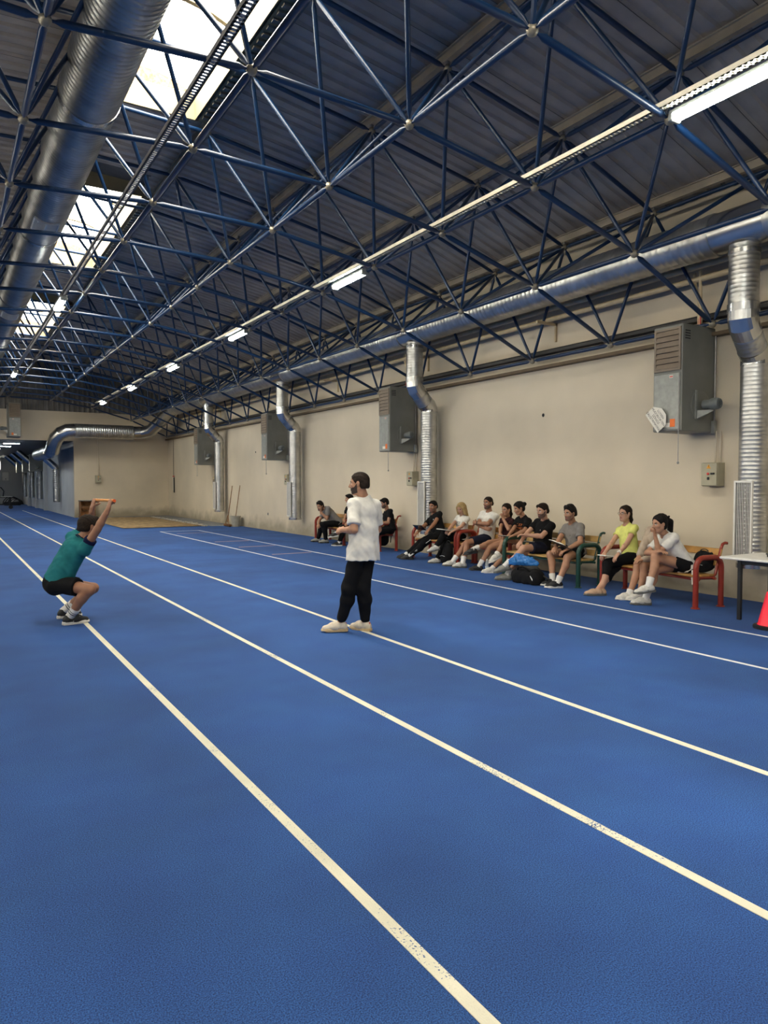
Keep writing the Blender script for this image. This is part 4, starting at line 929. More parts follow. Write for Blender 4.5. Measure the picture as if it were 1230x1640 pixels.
        if collar is not None:
            m = MB().tube(arcpts(neck - t * .012 * s + tf * .006, .068 * s, 0, 2 * math.pi, 16, lat, tf * .95 + t * -.25), .010, 6); m.v = [tuple(np.array(p) - B) for p in m.v]; m.build('collar', collar, root, smooth=True)
    # --- bottoms
    kind, bm, frac = bottom; q = .012 if kind == 'leggings' else (.016 if kind == 'trousers' else .020); f = Field(lo, hi, res)
    f.cap(hp[1], hp[-1], .086 * s + q * .8, .086 * s + q * .8, .04); f.cap(pel, pel + t * .06, .130 * s + q * .5, .122 * s, .04, (tf, .78))
    for sd in (1, -1):
        a, e, w, hpj, k, an = J[sd]; fl_ = 1.0 if kind in ('trousers',) else .0
        if frac <= 1: f.cap(hpj, hpj + (k - hpj) * frac, th + q, th + q + (.060 * s - th) * frac + .010, .03)
        else:
            f.cap(hpj, k, th + q, .062 * s + q, .03); ex = k + (an - k) * (frac - 1); cm = k + (an - k) * .32 - nrm(V3(legs[sd][2]) - nrm(an - k) * np.dot(V3(legs[sd][2]), nrm(an - k))) * .016 * s
            f.cap(k, cm, .060 * s + q, .058 * s + q, .03)
            if frac > 1.4: f.cap(cm, ex, .058 * s + q, .036 * s + q, .03)
    f.wrinkle(.004 if kind != 'leggings' else .0015, 1.1, base[0] * 5)
    if frac <= 1:
        for sd in (1, -1):
            hpj, k = J[sd][3], J[sd][4]; c = hpj + (k - hpj) * frac; d = nrm(k - hpj); sl, X, Y, Z = f._sl(c - .16, c + .16)
            dd = (X - c[0]) * d[0] + (Y - c[1]) * d[1] + (Z - c[2]) * d[2]; f.V[sl] = np.where((dd > -.03) & (dd < .15), np.maximum(f.V[sl], np.minimum(dd, .08)), f.V[sl])
    P, Fc = f.mesh(); ob({'trousers': 'trousers', 'shorts': 'shorts', 'leggings': 'leggings'}[kind], np_mesh('bottoms', P - B, Fc, bm), root)
    if stripe is not None:
        for sd in (1, -1):
            k, an, hpj = J[sd][4], J[sd][5], J[sd][3]; sd_v = hl * sd
            for o in (-.012, 0.004, .02):
                ax = nrm(legs[sd][2]); off_ = sd_v * .068 * s + ax * o; m = MB().tube([hpj * .3 + k * .7 + off_ * 1.25 + V3(0, 0, .02), k + off_ * 1.08, k * .5 + an * .5 + off_ * 1.0, an + off_ * .80 - nrm(an - k) * .02], .005, 5); m.v = [tuple(np.array(p) - B) for p in m.v]; m.build('side_stripe', stripe, root)
    # --- shoes and socks
    for sd in (1, -1):
        k, an = J[sd][4], J[sd][5]; toe = nrm(legs[sd][2]); up = nrm(z - toe * toe[2]) if len(legs[sd]) < 4 else nrm(V3(legs[sd][3]) - toe * np.dot(V3(legs[sd][3]), toe)); sdv = np.cross(up, toe); o = an - up * .085 * s
        G = lambda x, y, h_: o + (toe * x + sdv * y + up * h_) * s
        f = Field(o - .26 * s, o + .26 * s, .008 if res > .009 else .006)
        f.cap(G(-.035, 0, .05), G(.08, 0, .055), .042 * s, .044 * s, .02); f.cap(G(.06, 0, .05), G(.165, 0, .032), .045 * s, .036 * s, .03, (sdv, 1.12)); f.cap(G(-.02, 0, .06), G(-.005, 0, .105), .043 * s, .041 * s, .02); f.cap(G(.04, 0, .085), G(.09, 0, .065), .030 * s, .028 * s, .02)
        f.plane(G(0, 0, .105), up); f.plane(G(0, 0, .02), -up); P, Fc = f.mesh()
        sho = ob('shoe', np_mesh('shoe', P - B, Fc, shoes[0]), root)
        pr = [(-.088, 0), (-.078, .028), (-.04, .040), (.03, .040), (.10, .049), (.155, .046), (.195, .028), (.208, 0)]; outl = pr + [(x, -y) for x, y in pr[-2:0:-1]]; n = len(outl)
        m = MB(); rings = [(.97, 0), (1.02, .010), (1.0, .030), (.93, .036)]
        m.add([G(x * q_ + .003, y * q_, h_ + (.016 if x > .17 and i_ == 0 else 0)) - B for i_, (q_, h_) in enumerate(rings) for x, y in outl], [(r * n + k_, r * n + (k_ + 1) % n, (r + 1) * n + (k_ + 1) % n, (r + 1) * n + k_) for r in range(3) for k_ in range(n)] + [tuple(reversed(range(n))), tuple(range(3 * n, 4 * n))])
        m.build('sole', shoes[1], sho, smooth=.8)
        m = MB()
        for q_ in range(4): m.tube([G(.045 + q_ * .024, .022, .100 - q_ * .008), G(.05 + q_ * .024, 0, .114 - q_ * .010), G(.045 + q_ * .024, -.022, .100 - q_ * .008)], .0035, 5)
        m.v = [tuple(np.array(p) - B) for p in m.v]; m.build('laces', shoes[2] if len(shoes) > 2 else shoes[1], sho)
        if len(shoes) > 3:
            m = MB()
            for sy_ in (1, -1):
                for q_ in (0, .03): m.tube([G(.02 + q_, sy_ * .043, .035), G(.05 + q_, sy_ * .043, .06), G(.062 + q_, sy_ * .034, .085)], .005, 5)
            m.v = [tuple(np.array(p) - B) for p in m.v]; m.build('side_mark', shoes[3], sho)
        if socks:
            sm, hgt = socks; d = nrm(k - an); m = MB().tube([an - d * .02, an + d * hgt * .4, an + d * hgt, an + d * (hgt + .001)], [.047 * s, .048 * s, .052 * s + .05 * max(0, hgt - .1) * s, .044 * s], 14); m.v = [tuple(np.array(p) - B) for p in m.v]; so = m.build('sock', sm, root, smooth=True)
            if len(socks) == 2 and stripe == 'x': pass
    out['root'] = root; out['J'] = J; out['B'] = B; out['frame'] = (t, tf, lat, chest, waist)
    return out

def print_on(pr, txt, size, mt, up=.02, side=0.0, shear=0.0, ang=0.0, depth=.35):
    """lettering laid onto the chest of a shirt"""
    t, tf, lat, chest, waist = pr['frame']; o = pr['shirt']; me = o.data; B = pr['B']
    bv = BVHTree.FromPolygons([v.co[:] for v in me.vertices], [p.vertices[:] for p in me.polygons])
    tm = text_mesh(txt, size); ctr = chest + t * up + lat * side - B; vs = []; ok = True
    right = -lat; ca, sa = math.cos(ang), math.sin(ang)
    for v in tm.vertices:
        x, y = v.co.x + shear * v.co.y, v.co.y; x, y = x * ca - y * sa, x * sa + y * ca
        org = ctr - right * -0 + (-right) * -x * -1 * -1 + t * y if False else ctr + (lat * -x * -1 if False else lat * x) + t * y
        org = Vector(org + tf * depth); hit = bv.ray_cast(org, Vector(-tf))
        if hit[0] is None: ok = False; vs.append(tuple(ctr)); continue
        vs.append(tuple(hit[0] + Vector(tf) * .003))
    fs = [p.vertices[:] for p in tm.polygons]; bpy.data.meshes.remove(tm)
    if ok: MB().add(vs, fs).build('shirt_print', mt, o)
POSE = {
 'tablet': dict(pel=(9.000, 12.564, 0.530), neck=(9.020, 12.778, 0.942), head=(8.950, 12.715, 1.112), look=(-0.950, -0.350, -0.120), tf=(-0.980, -0.150, 0.000), hf=(-0.950, 0.300, 0.000), arms={1: [(8.900, 12.290, 0.641), (8.620, 12.436, 0.603)], -1: [(8.850, 12.958, 0.674), (8.550, 12.729, 0.562)]}, legs={1: [(8.500, 12.375, 0.481), (8.360, 12.715, 0.135), (-0.750, 0.600, 0.000)], -1: [(8.550, 12.920, 0.471), (8.360, 12.896, 0.107), (-0.750, 0.600, 0.000)]}),
 'blonde': dict(pel=(9.000, 11.779, 0.530), neck=(9.020, 11.756, 0.960), head=(8.930, 11.701, 1.103), look=(-0.800, -0.250, -0.500), tf=(-0.980, 0.000, 0.000), hf=(-0.900, 0.400, 0.000), arms={1: [(8.850, 11.381, 0.681), (8.600, 11.539, 0.656)], -1: [(8.850, 11.939, 0.688), (8.600, 11.706, 0.659)]}, legs={1: [(8.450, 11.796, 0.621), (8.320, 11.730, 0.344), (-0.800, 0.500, -0.220)], -1: [(8.500, 11.866, 0.552), (8.450, 11.858, 0.114), (-0.850, 0.500, 0.000)]}),
 'whiteman': dict(pel=(9.020, 11.007, 0.540), neck=(9.050, 10.954, 1.062), head=(9.000, 10.941, 1.227), look=(-0.930, -0.200, -0.050), tf=(-0.980, -0.100, 0.000), hf=(-0.900, 0.400, 0.000), arms={1: [(8.800, 10.575, 0.798), (8.720, 10.943, 0.842)], -1: [(8.800, 11.159, 0.780), (8.800, 10.796, 0.751)]}, legs={1: [(8.580, 11.091, 0.574), (8.420, 10.977, 0.134), (-0.850, 0.450, 0.000)], -1: [(8.580, 11.430, 0.564), (8.420, 11.295, 0.141), (-0.850, 0.450, 0.000)]}),
 'darkred': dict(pel=(9.000, 10.361, 0.530), neck=(8.970, 10.331, 0.975), head=(8.900, 10.292, 1.117), look=(-0.950, -0.100, -0.100), tf=(-0.980, 0.050, 0.000), hf=(-0.850, 0.500, 0.000), arms={1: [(8.720, 10.041, 0.749), (8.760, 10.210, 0.956)], -1: [(8.850, 10.472, 0.743), (8.600, 10.123, 0.658)]}, legs={1: [(8.500, 10.444, 0.526), (8.400, 10.453, 0.172), (-0.700, 0.650, 0.000)], -1: [(8.500, 10.536, 0.659), (8.250, 10.458, 0.398), (-0.800, 0.550, -0.200)]}),
 'bun': dict(pel=(9.000, 9.900, 0.530), neck=(8.950, 9.884, 1.010), head=(8.850, 9.890, 1.159), look=(-0.880, 0.200, -0.320), tf=(-0.970, 0.100, 0.000), hf=(-0.850, 0.500, 0.000), arms={1: [(8.800, 9.506, 0.744), (8.550, 9.712, 0.685)], -1: [(8.800, 9.947, 0.785), (8.550, 9.827, 0.678)]}, legs={1: [(8.500, 10.006, 0.691), (8.300, 9.842, 0.356), (-0.700, 0.300, -0.400)], -1: [(8.500, 10.108, 0.572), (8.380, 10.055, 0.131), (-0.800, 0.500, 0.000)]}),
 'blackman': dict(pel=(8.650, 9.097, 0.530), neck=(8.680, 9.044, 0.997), head=(8.580, 9.008, 1.149), look=(-0.950, 0.000, -0.150), tf=(-0.980, 0.000, 0.000), hf=(-0.900, 0.400, 0.000), arms={1: [(8.420, 8.827, 0.684), (8.280, 9.064, 0.747)], -1: [(8.500, 9.275, 0.800), (8.200, 9.157, 0.597)]}, legs={1: [(8.150, 9.039, 0.515), (7.920, 9.176, 0.245), (-0.750, 0.600, -0.250)], -1: [(8.150, 9.318, 0.493), (7.980, 9.197, 0.146), (-0.800, 0.550, 0.000)]}),
 'greyman': dict(pel=(8.650, 8.301, 0.530), neck=(8.600, 8.339, 0.980), head=(8.500, 8.304, 1.134), look=(-0.950, 0.000, -0.100), tf=(-0.970, 0.100, 0.000), hf=(-0.950, 0.200, 0.000), arms={1: [(8.480, 8.035, 0.696), (8.250, 8.112, 0.583)], -1: [(8.450, 8.516, 0.683), (8.180, 8.310, 0.581)]}, legs={1: [(8.150, 8.038, 0.507), (8.050, 8.098, 0.112), (-0.850, 0.450, 0.000)], -1: [(8.200, 8.495, 0.515), (8.180, 8.345, 0.143), (-0.900, 0.300, 0.000)]}),
 'yellow': dict(pel=(8.620, 7.211, 0.530), neck=(8.630, 7.290, 1.001), head=(8.580, 7.279, 1.164), look=(-0.950, 0.050, 0.000), tf=(-0.980, 0.080, 0.000), hf=(-0.900, 0.400, 0.000), arms={1: [(8.520, 7.029, 0.683), (8.250, 7.123, 0.580)], -1: [(8.520, 7.464, 0.687), (8.250, 7.365, 0.587)]}, legs={1: [(8.150, 7.272, 0.391), (8.050, 7.236, 0.113), (-0.800, 0.550, 0.000)], -1: [(8.150, 7.413, 0.396), (7.980, 7.242, 0.099), (-0.800, 0.550, 0.000)]}),
 'beige': dict(pel=(8.620, 6.782, 0.530), neck=(8.500, 6.675, 0.965), head=(8.420, 6.532, 1.071), look=(-0.900, 0.300, -0.100), tf=(-0.900, 0.300, 0.000), hf=(-0.950, 0.250, 0.000), arms={1: [(8.400, 6.591, 0.696), (8.180, 6.641, 0.557)], -1: [(8.380, 6.763, 0.666), (8.150, 6.689, 0.554)]}, legs={1: [(8.150, 6.605, 0.484), (8.150, 6.651, 0.178), (-0.900, 0.400, 0.000)], -1: [(8.150, 6.741, 0.480), (8.080, 6.762, 0.135), (-0.850, 0.450, 0.000)]}),
 'whitewoman': dict(pel=(8.420, 6.157, 0.530), neck=(8.180, 6.284, 0.939), head=(8.050, 6.264, 1.077), look=(-0.900, 0.220, -0.120), tf=(-0.900, 0.200, -0.300), hf=(-0.800, 0.600, 0.000), arms={1: [(8.020, 6.263, 0.716), (7.980, 6.275, 0.931)], -1: [(8.100, 6.436, 0.723), (8.000, 6.218, 0.712)]}, legs={1: [(7.980, 6.319, 0.647), (7.850, 6.258, 0.266), (-0.750, 0.600, -0.150)], -1: [(8.000, 6.373, 0.566), (7.920, 6.361, 0.131), (-0.800, 0.550, 0.000)]}),
 'greyfar': dict(pel=(9.100, 17.397, 0.530), neck=(8.800, 17.585, 0.936), head=(8.650, 17.563, 0.990), look=(-0.750, -0.400, -0.250), tf=(-0.900, 0.100, -0.300), hf=(-0.950, 0.300, 0.000), arms={1: [(8.720, 17.354, 0.601), (8.620, 17.461, 0.834)], -1: [(8.750, 17.849, 0.630), (8.580, 17.523, 0.497)]}, legs={1: [(8.700, 17.370, 0.551), (8.720, 17.357, 0.124), (-0.900, 0.350, 0.000)], -1: [(8.700, 17.729, 0.551), (8.720, 17.831, 0.101), (-0.900, 0.350, 0.000)]}),
 'hidden': dict(pel=(9.100, 16.794, 0.530), neck=(9.100, 16.723, 0.981), head=(9.000, 16.573, 1.198), look=(-0.900, 0.300, -0.100), tf=(-0.950, 0.200, 0.000), hf=(-0.900, 0.400, 0.000), arms={1: [(8.950, 16.315, 0.642), (8.750, 16.215, 0.588)], -1: [(8.950, 16.688, 0.658), (8.750, 16.417, 0.579)]}, legs={1: [(8.650, 16.297, 0.603), (8.620, 16.396, 0.135), (-0.850, 0.500, 0.000)], -1: [(8.600, 16.304, 0.636), (8.450, 16.344, 0.313), (-0.800, 0.550, -0.150)]}),
 'blackfar': dict(pel=(9.050, 14.617, 0.530), neck=(9.050, 14.759, 0.963), head=(8.960, 14.740, 1.130), look=(-0.850, 0.200, -0.250), tf=(-0.950, 0.150, 0.000), hf=(-0.900, 0.400, 0.000), arms={1: [(8.900, 14.571, 0.736), (8.720, 14.586, 0.667)], -1: [(8.900, 14.945, 0.735), (8.700, 14.725, 0.632)]}, legs={1: [(8.600, 14.470, 0.560), (8.600, 14.672, 0.166), (-0.850, 0.500, 0.000)], -1: [(8.600, 14.671, 0.549), (8.600, 14.877, 0.166), (-0.850, 0.500, 0.000)]}),
 'coach': dict(pel=(3.847, 6.763, 0.908), neck=(3.870, 6.775, 1.459), head=(3.802, 6.777, 1.610), look=(-0.740, 0.670, -0.030), tf=(-0.300, 0.950, 0.000), hf=(-0.400, 0.920, 0.000), arms={1: [(3.644, 6.684, 1.075), (3.647, 6.871, 1.111)], -1: [(4.110, 6.821, 1.049), (4.077, 7.123, 1.075)]}, legs={1: [(3.641, 6.751, 0.479), (3.648, 6.922, 0.100), (-0.920, 0.400, 0.000)], -1: [(3.874, 6.784, 0.457), (3.913, 6.839, 0.100), (-0.400, 0.920, 0.000)]}),
 'squat': dict(pel=(1.081, 9.101, 0.458), neck=(1.345, 8.965, 0.985), head=(1.425, 8.946, 1.114), look=(0.930, 0.360, -0.050), tf=(0.963, 0.269, 0.000), hf=(0.963, 0.269, 0.000), arms={-1: [(1.510, 8.568, 1.137), (1.605, 8.615, 1.359)], 1: [(1.483, 9.262, 1.118), (1.509, 9.209, 1.318)]}, legs={-1: [(1.431, 8.595, 0.451), (1.199, 8.896, 0.100), (0.970, 0.200, 0.000)], 1: [(1.468, 9.146, 0.454), (1.198, 9.344, 0.100), (0.950, 0.320, 0.000)]}),
}
WT, BK, NV, GY, YL, TL_, BG, MR = cloth('white_cotton', (0.74, 0.72, 0.66)), cloth('black_cotton', (0.008, 0.008, 0.009)), cloth('navy_cloth', (0.012, 0.014, 0.028)), cloth('grey_marl', (0.22, 0.205, 0.19)), cloth('neon_yellow', (0.68, 0.70, 0.20)), cloth('teal_jersey', (0.020, 0.165, 0.175)), cloth('beige_fleece', (0.46, 0.37, 0.28)), cloth('maroon_print_black', (0.030, 0.010, 0.011), 0.5)
SKW = cloth('white_sock', (0.78, 0.76, 0.72)); NVT = cloth('navy_trim', (0.010, 0.012, 0.045))
def shoe(n, c, r=.6): return mat('shoe_' + n, c, r, var=0.06, scale=30)
S_WH, S_BK, S_GY, S_TAN, S_CR = shoe('white', (0.62, 0.60, 0.54)), shoe('black', (0.010, 0.010, 0.011)), shoe('grey', (0.26, 0.26, 0.23)), shoe('peach', (0.50, 0.33, 0.21)), shoe('cream', (0.62, 0.55, 0.43))
SO_W, SO_B, SO_T, SO_GUM = shoe('sole_white', (0.68, 0.66, 0.60)), shoe('sole_black', (0.012, 0.012, 0.012)), shoe('sole_grey', (0.10, 0.10, 0.09)), shoe('sole_gum', (0.50, 0.37, 0.20))
def who(k, label, **kw):
    p = POSE[k]; a = dict(p); base = (p['pel'][0], p['pel'][1], 0) if k not in ('coach', 'squat') else (np.mean([p['legs'][1][1][0], p['legs'][-1][1][0]]), np.mean([p['legs'][1][1][1], p['legs'][-1][1][1]]), 0)
    return person(label, tuple(float(x) for x in base), **a, **kw)
LOGO = mat('white_print', (0.75, 0.75, 0.72), 0.8)
coach = who('coach', 'bearded man standing on the track in a white t-shirt and black joggers', s=1.0, tone='mid', shirt=WT, sleeve=.80, loose=1.35, hem=.12, bottom=('trousers', BK, 1.86), shoes=(S_CR, SO_GUM, S_WH, S_TAN), hair=('buzz', HDK), beard=BRD, res=.007, group=None,
    hands={1: dict(n=(.5, .3, -.4), curl=.6), -1: dict(n=(-.5, 0, -.6), curl=.6)})
for sd in (1, -1):
    J = coach['J'][sd]; an = J[5]; toe = nrm(POSE['coach']['legs'][sd][2]); B = coach['B']
    m = MB().tube([an - toe * .055 - V3(0, 0, .055) - B, an - toe * .058 - V3(0, 0, -.01) - B], .010, 6); m.build('heel_tab', mat('red_tab', (0.55, 0.03, 0.03), .6), coach['root'])
squat = who('squat', 'young man in a teal jersey squatting with a stick held overhead', s=1.05, tone='tan', shirt=TL_, sleeve=.52, hem=-.015, trim=NVT, collar=NVT, bottom=('shorts', BK, .62), socks=(SKW, .14), shoes=(S_BK, SO_W, S_GY, SO_W), hair=('short', HDK), res=.007, group=None, loose=1.1,
    hands={1: dict(d=(.25, -.05, .95), n=(.9, .25, -.2), curl=1.25, thumb=.9), -1: dict(d=(.25, -.05, .95), n=(.9, .25, -.2), curl=1.25, thumb=.9)})
for sd in (1, -1):
    k_, an = squat['J'][sd][4], squat['J'][sd][5]; d = nrm(k_ - an)
    for q in (.065, .09, .115):
        m = MB().tube([an + d * q - squat['B'], an + d * (q + .008) - squat['B']], [.0535, .0535], 14); m.build('sock_stripe', BK, squat['root'])
wl, wr = squat['J'][1][2], squat['J'][-1][2]; off = V3(.045, .0, .095); a, b = wl + off, wr + off; d = nrm(b - a)
e = empty('training_stick', tuple(a), label='short orange stick held overhead by the squatting man', cat='stick')
MB().tube([(0, 0, 0) - d * .06, d * (np.linalg.norm(b - a) + .06)], .017, 12).build('shaft', mat('orange_stick', (0.66, 0.27, 0.05), .45), e, smooth=.8); MB().tube([d * (np.linalg.norm(b - a) + .06), d * (np.linalg.norm(b - a) + .075)], .0172, 12).build('end_cap', mat('orange_cap', (0.85, 0.13, 0.02), .45), e)

pt = who('tablet', 'man in a black t-shirt and striped track trousers reading a tablet', s=.97, tone='tan', shirt=BK, bottom=('trousers', BK, 1.9), socks=(SKW, .07), shoes=(S_BK, SO_B, SO_T), hair=('short', HB), beard=STUBL, stripe=LOGO)
print_on(pt, 'A', .045, LOGO, up=.0, side=.06)
pb = who('blonde', 'blonde woman in a white t-shirt writing in a notebook', s=.92, fem=True, tone='fair', shirt=WT, bottom=('trousers', BK, 1.92), socks=(SKW, .06), shoes=(S_WH, SO_T), hair=('long', HBL))
print_on(pb, 'ICE\nSPORT', .062, M_INK, up=-.03, side=0, shear=.2)
pw = who('whiteman', 'bearded man in a white t-shirt with arms crossed and navy shorts', s=1.0, tone='tan', shirt=WT, sleeve=.6, bottom=('shorts', NV, .72), socks=(SKW, .13), shoes=(S_WH, SO_T, SO_W, S_GY), hair=('buzz', HDK), beard=STUB, loose=1.15, hands={1: dict(d=(0, 1, .1), n=(1, 0, 0), curl=.5), -1: dict(d=(.3, -1, -.15), n=(1, 0, 0), curl=.5)})
pd = who('darkred', 'woman with hand on chin in a black and maroon top', s=.93, fem=True, tone='mid', shirt=MR, sleeve=.6, bottom=('shorts', BK, .35), socks=(SKW, .13), shoes=(S_BK, SO_B), hair=('ponytail', HDK), hands={1: dict(d=(-.2, .15, .9), n=(-.1, .5, .4), curl=.9)})
pn = who('bun', 'woman with a hair bun in a black t-shirt with orange lettering', s=.95, fem=True, tone='mid', shirt=BK, sleeve=.75, bottom=('shorts', BK, .4), socks=(SKW, .04), shoes=(S_WH, SO_W), hair=('bun', HB), loose=1.2)
print_on(pn, 'JUST\nSPORT\nFIRST', .064, mat('orange_print', (0.72, 0.20, 0.05), .8), up=-.04, side=0, shear=.2, ang=-.1)
pk = who('blackman', 'bearded man in a black t-shirt and navy shorts on the green bench', s=1.0, tone='fair', shirt=BK, sleeve=.62, bottom=('shorts', NV, .62), socks=(SKW, .12), shoes=(S_GY, SO_T), hair=('short', HDK), beard=STUB, loose=1.1)
print_on(pk, 'ff', .03, LOGO, up=-.01, side=.05)
pg = who('greyman', 'man in a grey t-shirt with an open book on his lap', s=1.0, tone='mid', shirt=GY, sleeve=.68, bottom=('shorts', BK, .58), socks=(SKW, .10), shoes=(S_BK, SO_W), hair=('quiff', HB), beard=STUBL, loose=1.1)
print_on(pg, 'A', .04, M_INK, up=-.02, side=.05)
py = who('yellow', 'woman with glasses in a neon yellow t-shirt and black leggings', s=.95, fem=True, tone='fair', shirt=YL, sleeve=.42, bottom=('leggings', BK, 1.3), shoes=(S_TAN, SO_T), hair=('ponytail', HDK), glasses=True, loose=.9)
pe = who('beige', 'person in a beige fleece half hidden behind the woman with long dark hair', s=.95, fem=True, tone='mid', shirt=BG, sleeve=1.85, bottom=('shorts', BK, .5), socks=(SKW, .06), shoes=(S_WH, SO_W), hair=('ponytail', HDK), loose=1.3)
pq = who('whitewoman', 'woman with long dark hair in a white t-shirt leaning on her knee', s=.97, fem=True, tone='mid', shirt=WT, sleeve=.7, bottom=('shorts', BK, .42), socks=(SKW, .12), shoes=(S_WH, SO_T, SO_W, S_BK), hair=('ponylong', HB), loose=1.15, hands={1: dict(d=(-.15, .1, .9), n=(-.2, .6, .3), curl=1.2)})
who('greyfar', 'man in a grey polo with chin on his hand on the farthest bench', s=1.0, tone='mid', shirt=GY, sleeve=.7, collar=GY, bottom=('trousers', BK, 1.92), shoes=(S_GY, SO_B), hair=('quiff', HB), beard=STUBL, res=.0105, hands={1: dict(d=(0, 0, 1), n=(-.2, .7, 0), curl=.9)})
who('hidden', 'person in black trousers mostly hidden behind the standing man', s=.98, tone='mid', shirt=BK, bottom=('trousers', BK, 1.88), socks=(SKW, .08), shoes=(S_BK, SO_W), hair=('short', HB), res=.0105)
who('blackfar', 'dark-haired man in a black t-shirt on the bench behind the standing man', s=.97, tone='mid', shirt=BK, bottom=('trousers', BK, 1.9), shoes=(S_BK, SO_B), hair=('short', HB), beard=STUB, res=.0105)

# ------------------------------------------------------------------ things held or lying about
def slab(name, c, ex, ey, w, h, t, m, label, cat, pages=None, rule=True):
    c = Vector(c); ex = Vector(ex).normalized(); ey = Vector(ey); ey = (ey - ex * ey.dot(ex)).normalized(); ez = ex.cross(ey); R = Matrix((ex, ey, ez)).transposed()
    e = empty(name, c, label=label, cat=cat); e.rotation_euler = R.to_euler()
    MB().bx(-w / 2, w / 2, -h / 2, h / 2, 0, t, bev=.002).build('cover', m, e)
    if pages: MB().bx(-w / 2 + .006, w / 2 - .006, -h / 2 + .006, h / 2 - .006, t, t + .004).build('page', pages, e)
    return e
def lap(pr, up, sd=None):
    J1, J2 = pr['J'][1], pr['J'][-1]; h = (J1[2] + J2[2]) / 2; return h + V3(0, 0, up)
M_SCREEN = mat('dark_screen', (0.012, 0.013, 0.016), .2)
h = lap(pt, .03); slab('tablet', h + V3(-.06, .05, .05), (.25, -1, 0), (-.75, -.2, .55), .25, .18, .01, M_BLACK, 'black tablet held on the lap of the man in track trousers', 'tablet', M_SCREEN)
h = lap(pb, .02); slab('notebook', h + V3(-.10, .06, -.01), (0, 1, 0), (-1, 0, .15), .20, .27, .012, M_PAPER, 'white notebook on the lap of the blonde woman', 'notebook', M_PAPER)
h = lap(pn, .0); slab('notebook', h + V3(-.02, .08, -.03), (.2, 1, 0), (-1, .2, .12), .18, .24, .012, M_BLACK, 'notebook on the lap of the woman with the hair bun', 'notebook', M_PAPER)
h = lap(pk, .0); J = pk['J']; c = (J[1][3] + J[1][4] + J[-1][4] + J[-1][3]) / 4; slab('notebook', c + V3(.02, .05, .115), (0, 1, 0), (-1, 0, .1), .26, .2, .018, M_BLACK, 'notebook on the lap of the bearded man in black', 'notebook', M_PAPER)
c = (pg['J'][1][2] + pg['J'][-1][2]) / 2 + V3(-.02, 0, .05)
e = empty('open_book', tuple(c), label='open book on the lap of the man in the grey t-shirt', cat='book'); e.rotation_euler = (math.radians(14), math.radians(22), math.radians(12))
MB().bx(-.12, .12, -.17, .17, 0, .008, bev=.002).build('cover', M_BLACK, e)
for sd in (-1, 1):
    m = MB(); vs = []
    for k in range(6): u = k / 5; zz = .010 + .018 * math.sin(u * math.pi * .9 + .3) * (1 - .4 * u); vs += [(-.11, sd * u * .16, zz), (.11, sd * u * .16, zz), (-.11, sd * u * .16, .008), (.11, sd * u * .16, .008)]
    m.add(vs, [q for k in range(5) for q in ((4 * k, 4 * k + 4, 4 * k + 5, 4 * k + 1), (4 * k, 4 * k + 2, 4 * k + 6, 4 * k + 4), (4 * k + 1, 4 * k + 5, 4 * k + 7, 4 * k + 3))] + [(20, 22, 23, 21)]); m.build('page_block', M_PAPER, e)
h = lap(py, .0); slab('paper_pad', h + V3(-.05, .02, -.035), (.1, 1, 0), (-1, .1, .1), .17, .24, .008, M_PAPER, 'white paper pad under the hands of the woman in neon yellow', 'notepad', M_PAPER)
J = py['J'][1]; d = nrm(J[2] - J[1]); w0 = J[2] - d * .03
e = empty('wristwatch', tuple(w0), label='white wristwatch on the woman in neon yellow', cat='watch'); MB().tube([-d * .011, d * .011], .034, 14).build('strap', M_WHITE, e); MB().tube([nrm(V3(-.4, -.6, .7)) * .032, nrm(V3(-.4, -.6, .7)) * .042], .019, 14).build('watch_face', M_PAPER, e)
J = pw['J'][-1]; d = nrm(J[2] - J[1]); J1 = pw['J'][1]; d1 = nrm(J1[2] - J1[1]); e = empty('wristband', tuple(J1[2] - d1 * .02), label='black wristband on the man with crossed arms', cat='wristband'); MB().tube([-d1 * .012, d1 * .012], .034, 14).build('band', M_BLACK, e)

def sdf_thing(name, base, label, cat, parts):
    e = empty(name, base, label=label, cat=cat)
    for nm, m, fn, lo, hi, h in parts:
        f = Field(lo, hi, h); fn(f); P, Fc = f.mesh(); ob(nm, np_mesh(nm, P, Fc, m), e)
    return e
BAGK, BAGG = cloth('black_nylon', (0.010, 0.010, 0.011)), cloth('charcoal_nylon', (0.045, 0.045, 0.043))
def gym(f): f.cap((-.02, -.19, .12), (-.02, .19, .12), .13, .13, .05); f.cap((0, -.16, .06), (0, .16, .06), .15, .15, .05); f.plane((0, 0, .008), (0, 0, -1)); f.wrinkle(.006, 1.0)
def gymtop(f): f.cap((.02, -.12, .22), (.02, .14, .21), .075, .07, .04); f.plane((0, 0, .17), (0, 0, -1)); f.wrinkle(.008, 1.2)
b0 = onbag = (8.02, 8.72, 0)
bagE = sdf_thing('gym_bag', b0, 'black and charcoal gym bag on the floor before the green bench', 'bag', [('body', BAGK, gym, (-.25, -.42, -.02), (.25, .42, .34), .012), ('top_flap', BAGG, gymtop, (-.15, -.28, .12), (.18, .3, .36), .012)])
MB().tube(arcpts((-.10, 0, .20), .14, 0, math.pi, 10, (0, 1, 0), (-.35, 0, .55)), .012, 6).build('carry_handle', BAGK, bagE); MB().tube([(-.02, -.36, .16), (.02, -.40, .12), (.06, -.36, .05)], .014, 6).build('end_strap', BAGG, bagE); MB().add([(-.155, -.26, .10), (-.158, -.21, .155), (-.158, -.20, .145), (-.155, -.25, .075)], [(0, 1, 2, 3)]).build('logo_mark', LOGO, bagE)
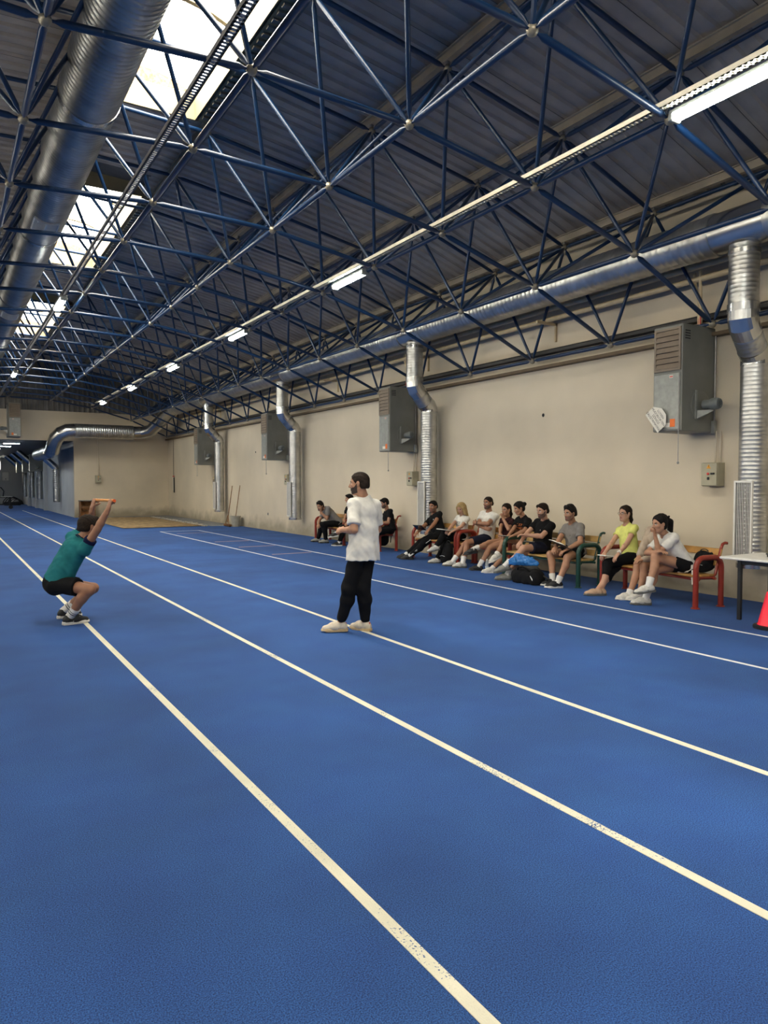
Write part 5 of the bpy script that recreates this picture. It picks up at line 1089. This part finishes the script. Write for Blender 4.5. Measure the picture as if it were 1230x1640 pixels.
def bluebag(f):
    f.cap((0, -.13, .06), (0, .14, .08), .085, .10, .05); f.ell((-.06, .14, .05), np.eye(3), (.12, .12, .08), .04); f.cap((0, -.2, .07), (.02, -.27, .05), .05, .03, .04); f.wrinkle(.014, 2.2, 1.0); f.wrinkle(.006, 5.0, 2.0); f.plane((0, 0, .004), (0, 0, -1))
sdf_thing('plastic_bag', (8.06, 8.86, .27), 'blue plastic bag lying on top of the gym bag', 'plastic bag', [('film', M_BLUEBAG, bluebag, (-.24, -.36, -.02), (.2, .34, .26), .011)])
def pack(f): f.cap((0, 0, .13), (.04, 0, .33), .13, .10, .05, ((1, 0, 0), .75)); f.cap((-.07, 0, .09), (-.06, 0, .18), .09, .08, .04, ((1, 0, 0), .8)); f.plane((0, 0, .005), (0, 0, -1)); f.wrinkle(.006, 1.1)
def backpack(loc, rz, label):
    e = sdf_thing('backpack', loc, label, 'backpack', [('body', BAGK, pack, (-.22, -.2, -.02), (.22, .2, .48), .011)]); e.rotation_euler.z = rz
    MB().tube([(.08, -.07, .40), (.15, -.09, .28), (.13, -.08, .08)], .014, 6).build('shoulder_strap', BAGG, e); MB().tube([(.08, .07, .40), (.15, .09, .28), (.13, .08, .08)], .014, 6).build('shoulder_strap', BAGG, e); MB().tube(arcpts((.05, 0, .42), .045, 0, math.pi, 8, (0, 1, 0), (0, 0, 1)), .009, 6).build('top_loop', BAGG, e)
    MB().tube([(-.155, -.06, .17), (-.16, 0, .185), (-.155, .06, .17)], .004, 5).build('zip', LOGO, e)
    return e
backpack((8.52, 11.62, 0), .3, 'black backpack on the floor between the blonde woman and the man in white')
backpack((8.72, 6.98, .43), .0, 'black backpack on the red bench beside the woman in neon yellow')
backpack((8.58, 5.99, .43), .2, 'black backpack on the near end of the red bench beside the table').scale = (1, 1.1, .66)
backpack((9.02, 14.85, .1), .1, 'black backpack hanging at the end of the bench behind the standing man')
e = empty('strap_tag', (8.30, 5.93, .40), label='white strap end hanging from the bag on the near red bench', cat='strap'); MB().tube([(.0, 0, .08), (-.02, -.01, -.02), (-.03, -.03, -.10)], .018, 7).build('webbing', M_PAPER, e); MB().tube([(.03, 0, .06), (.02, -.02, -.04), (.01, -.05, -.11)], .014, 7).build('webbing', M_PAPER, e)
MB().bx(8.62, 8.66, 5.98, 6.24, .53, .65, R=None).build('cream_folder', M_PAPER, label='cream folder leaning on the backrest of the near red bench', cat='folder')
def bottle(loc, label):
    e = empty('water_bottle', loc, label=label, cat='bottle', group='water bottles on the floor')
    MB().lathe([(.028, 0), (.032, .008), (.032, .05), (.029, .055), (.032, .06), (.032, .10), (.029, .105), (.032, .11), (.032, .145), (.022, .18), (.013, .195), (.013, .215)], 18).build('bottle_body', M_BOTTLE, e, smooth=.9); MB().lathe([(.016, .205), (.016, .225), (.012, .228)], 14).build('bottle_cap', M_WHITE, e); MB().lathe([(.0325, .065), (.0335, .066), (.0335, .098), (.0325, .099)], 18).build('bottle_label', mat('pale_label', (.55, .65, .72), .5), e)
bottle((8.44, 10.28, 0), 'clear water bottle standing beside the black shoe of the woman in maroon'); bottle((8.52, 9.86, 0), 'clear water bottle behind the white shoes of the woman with the hair bun')
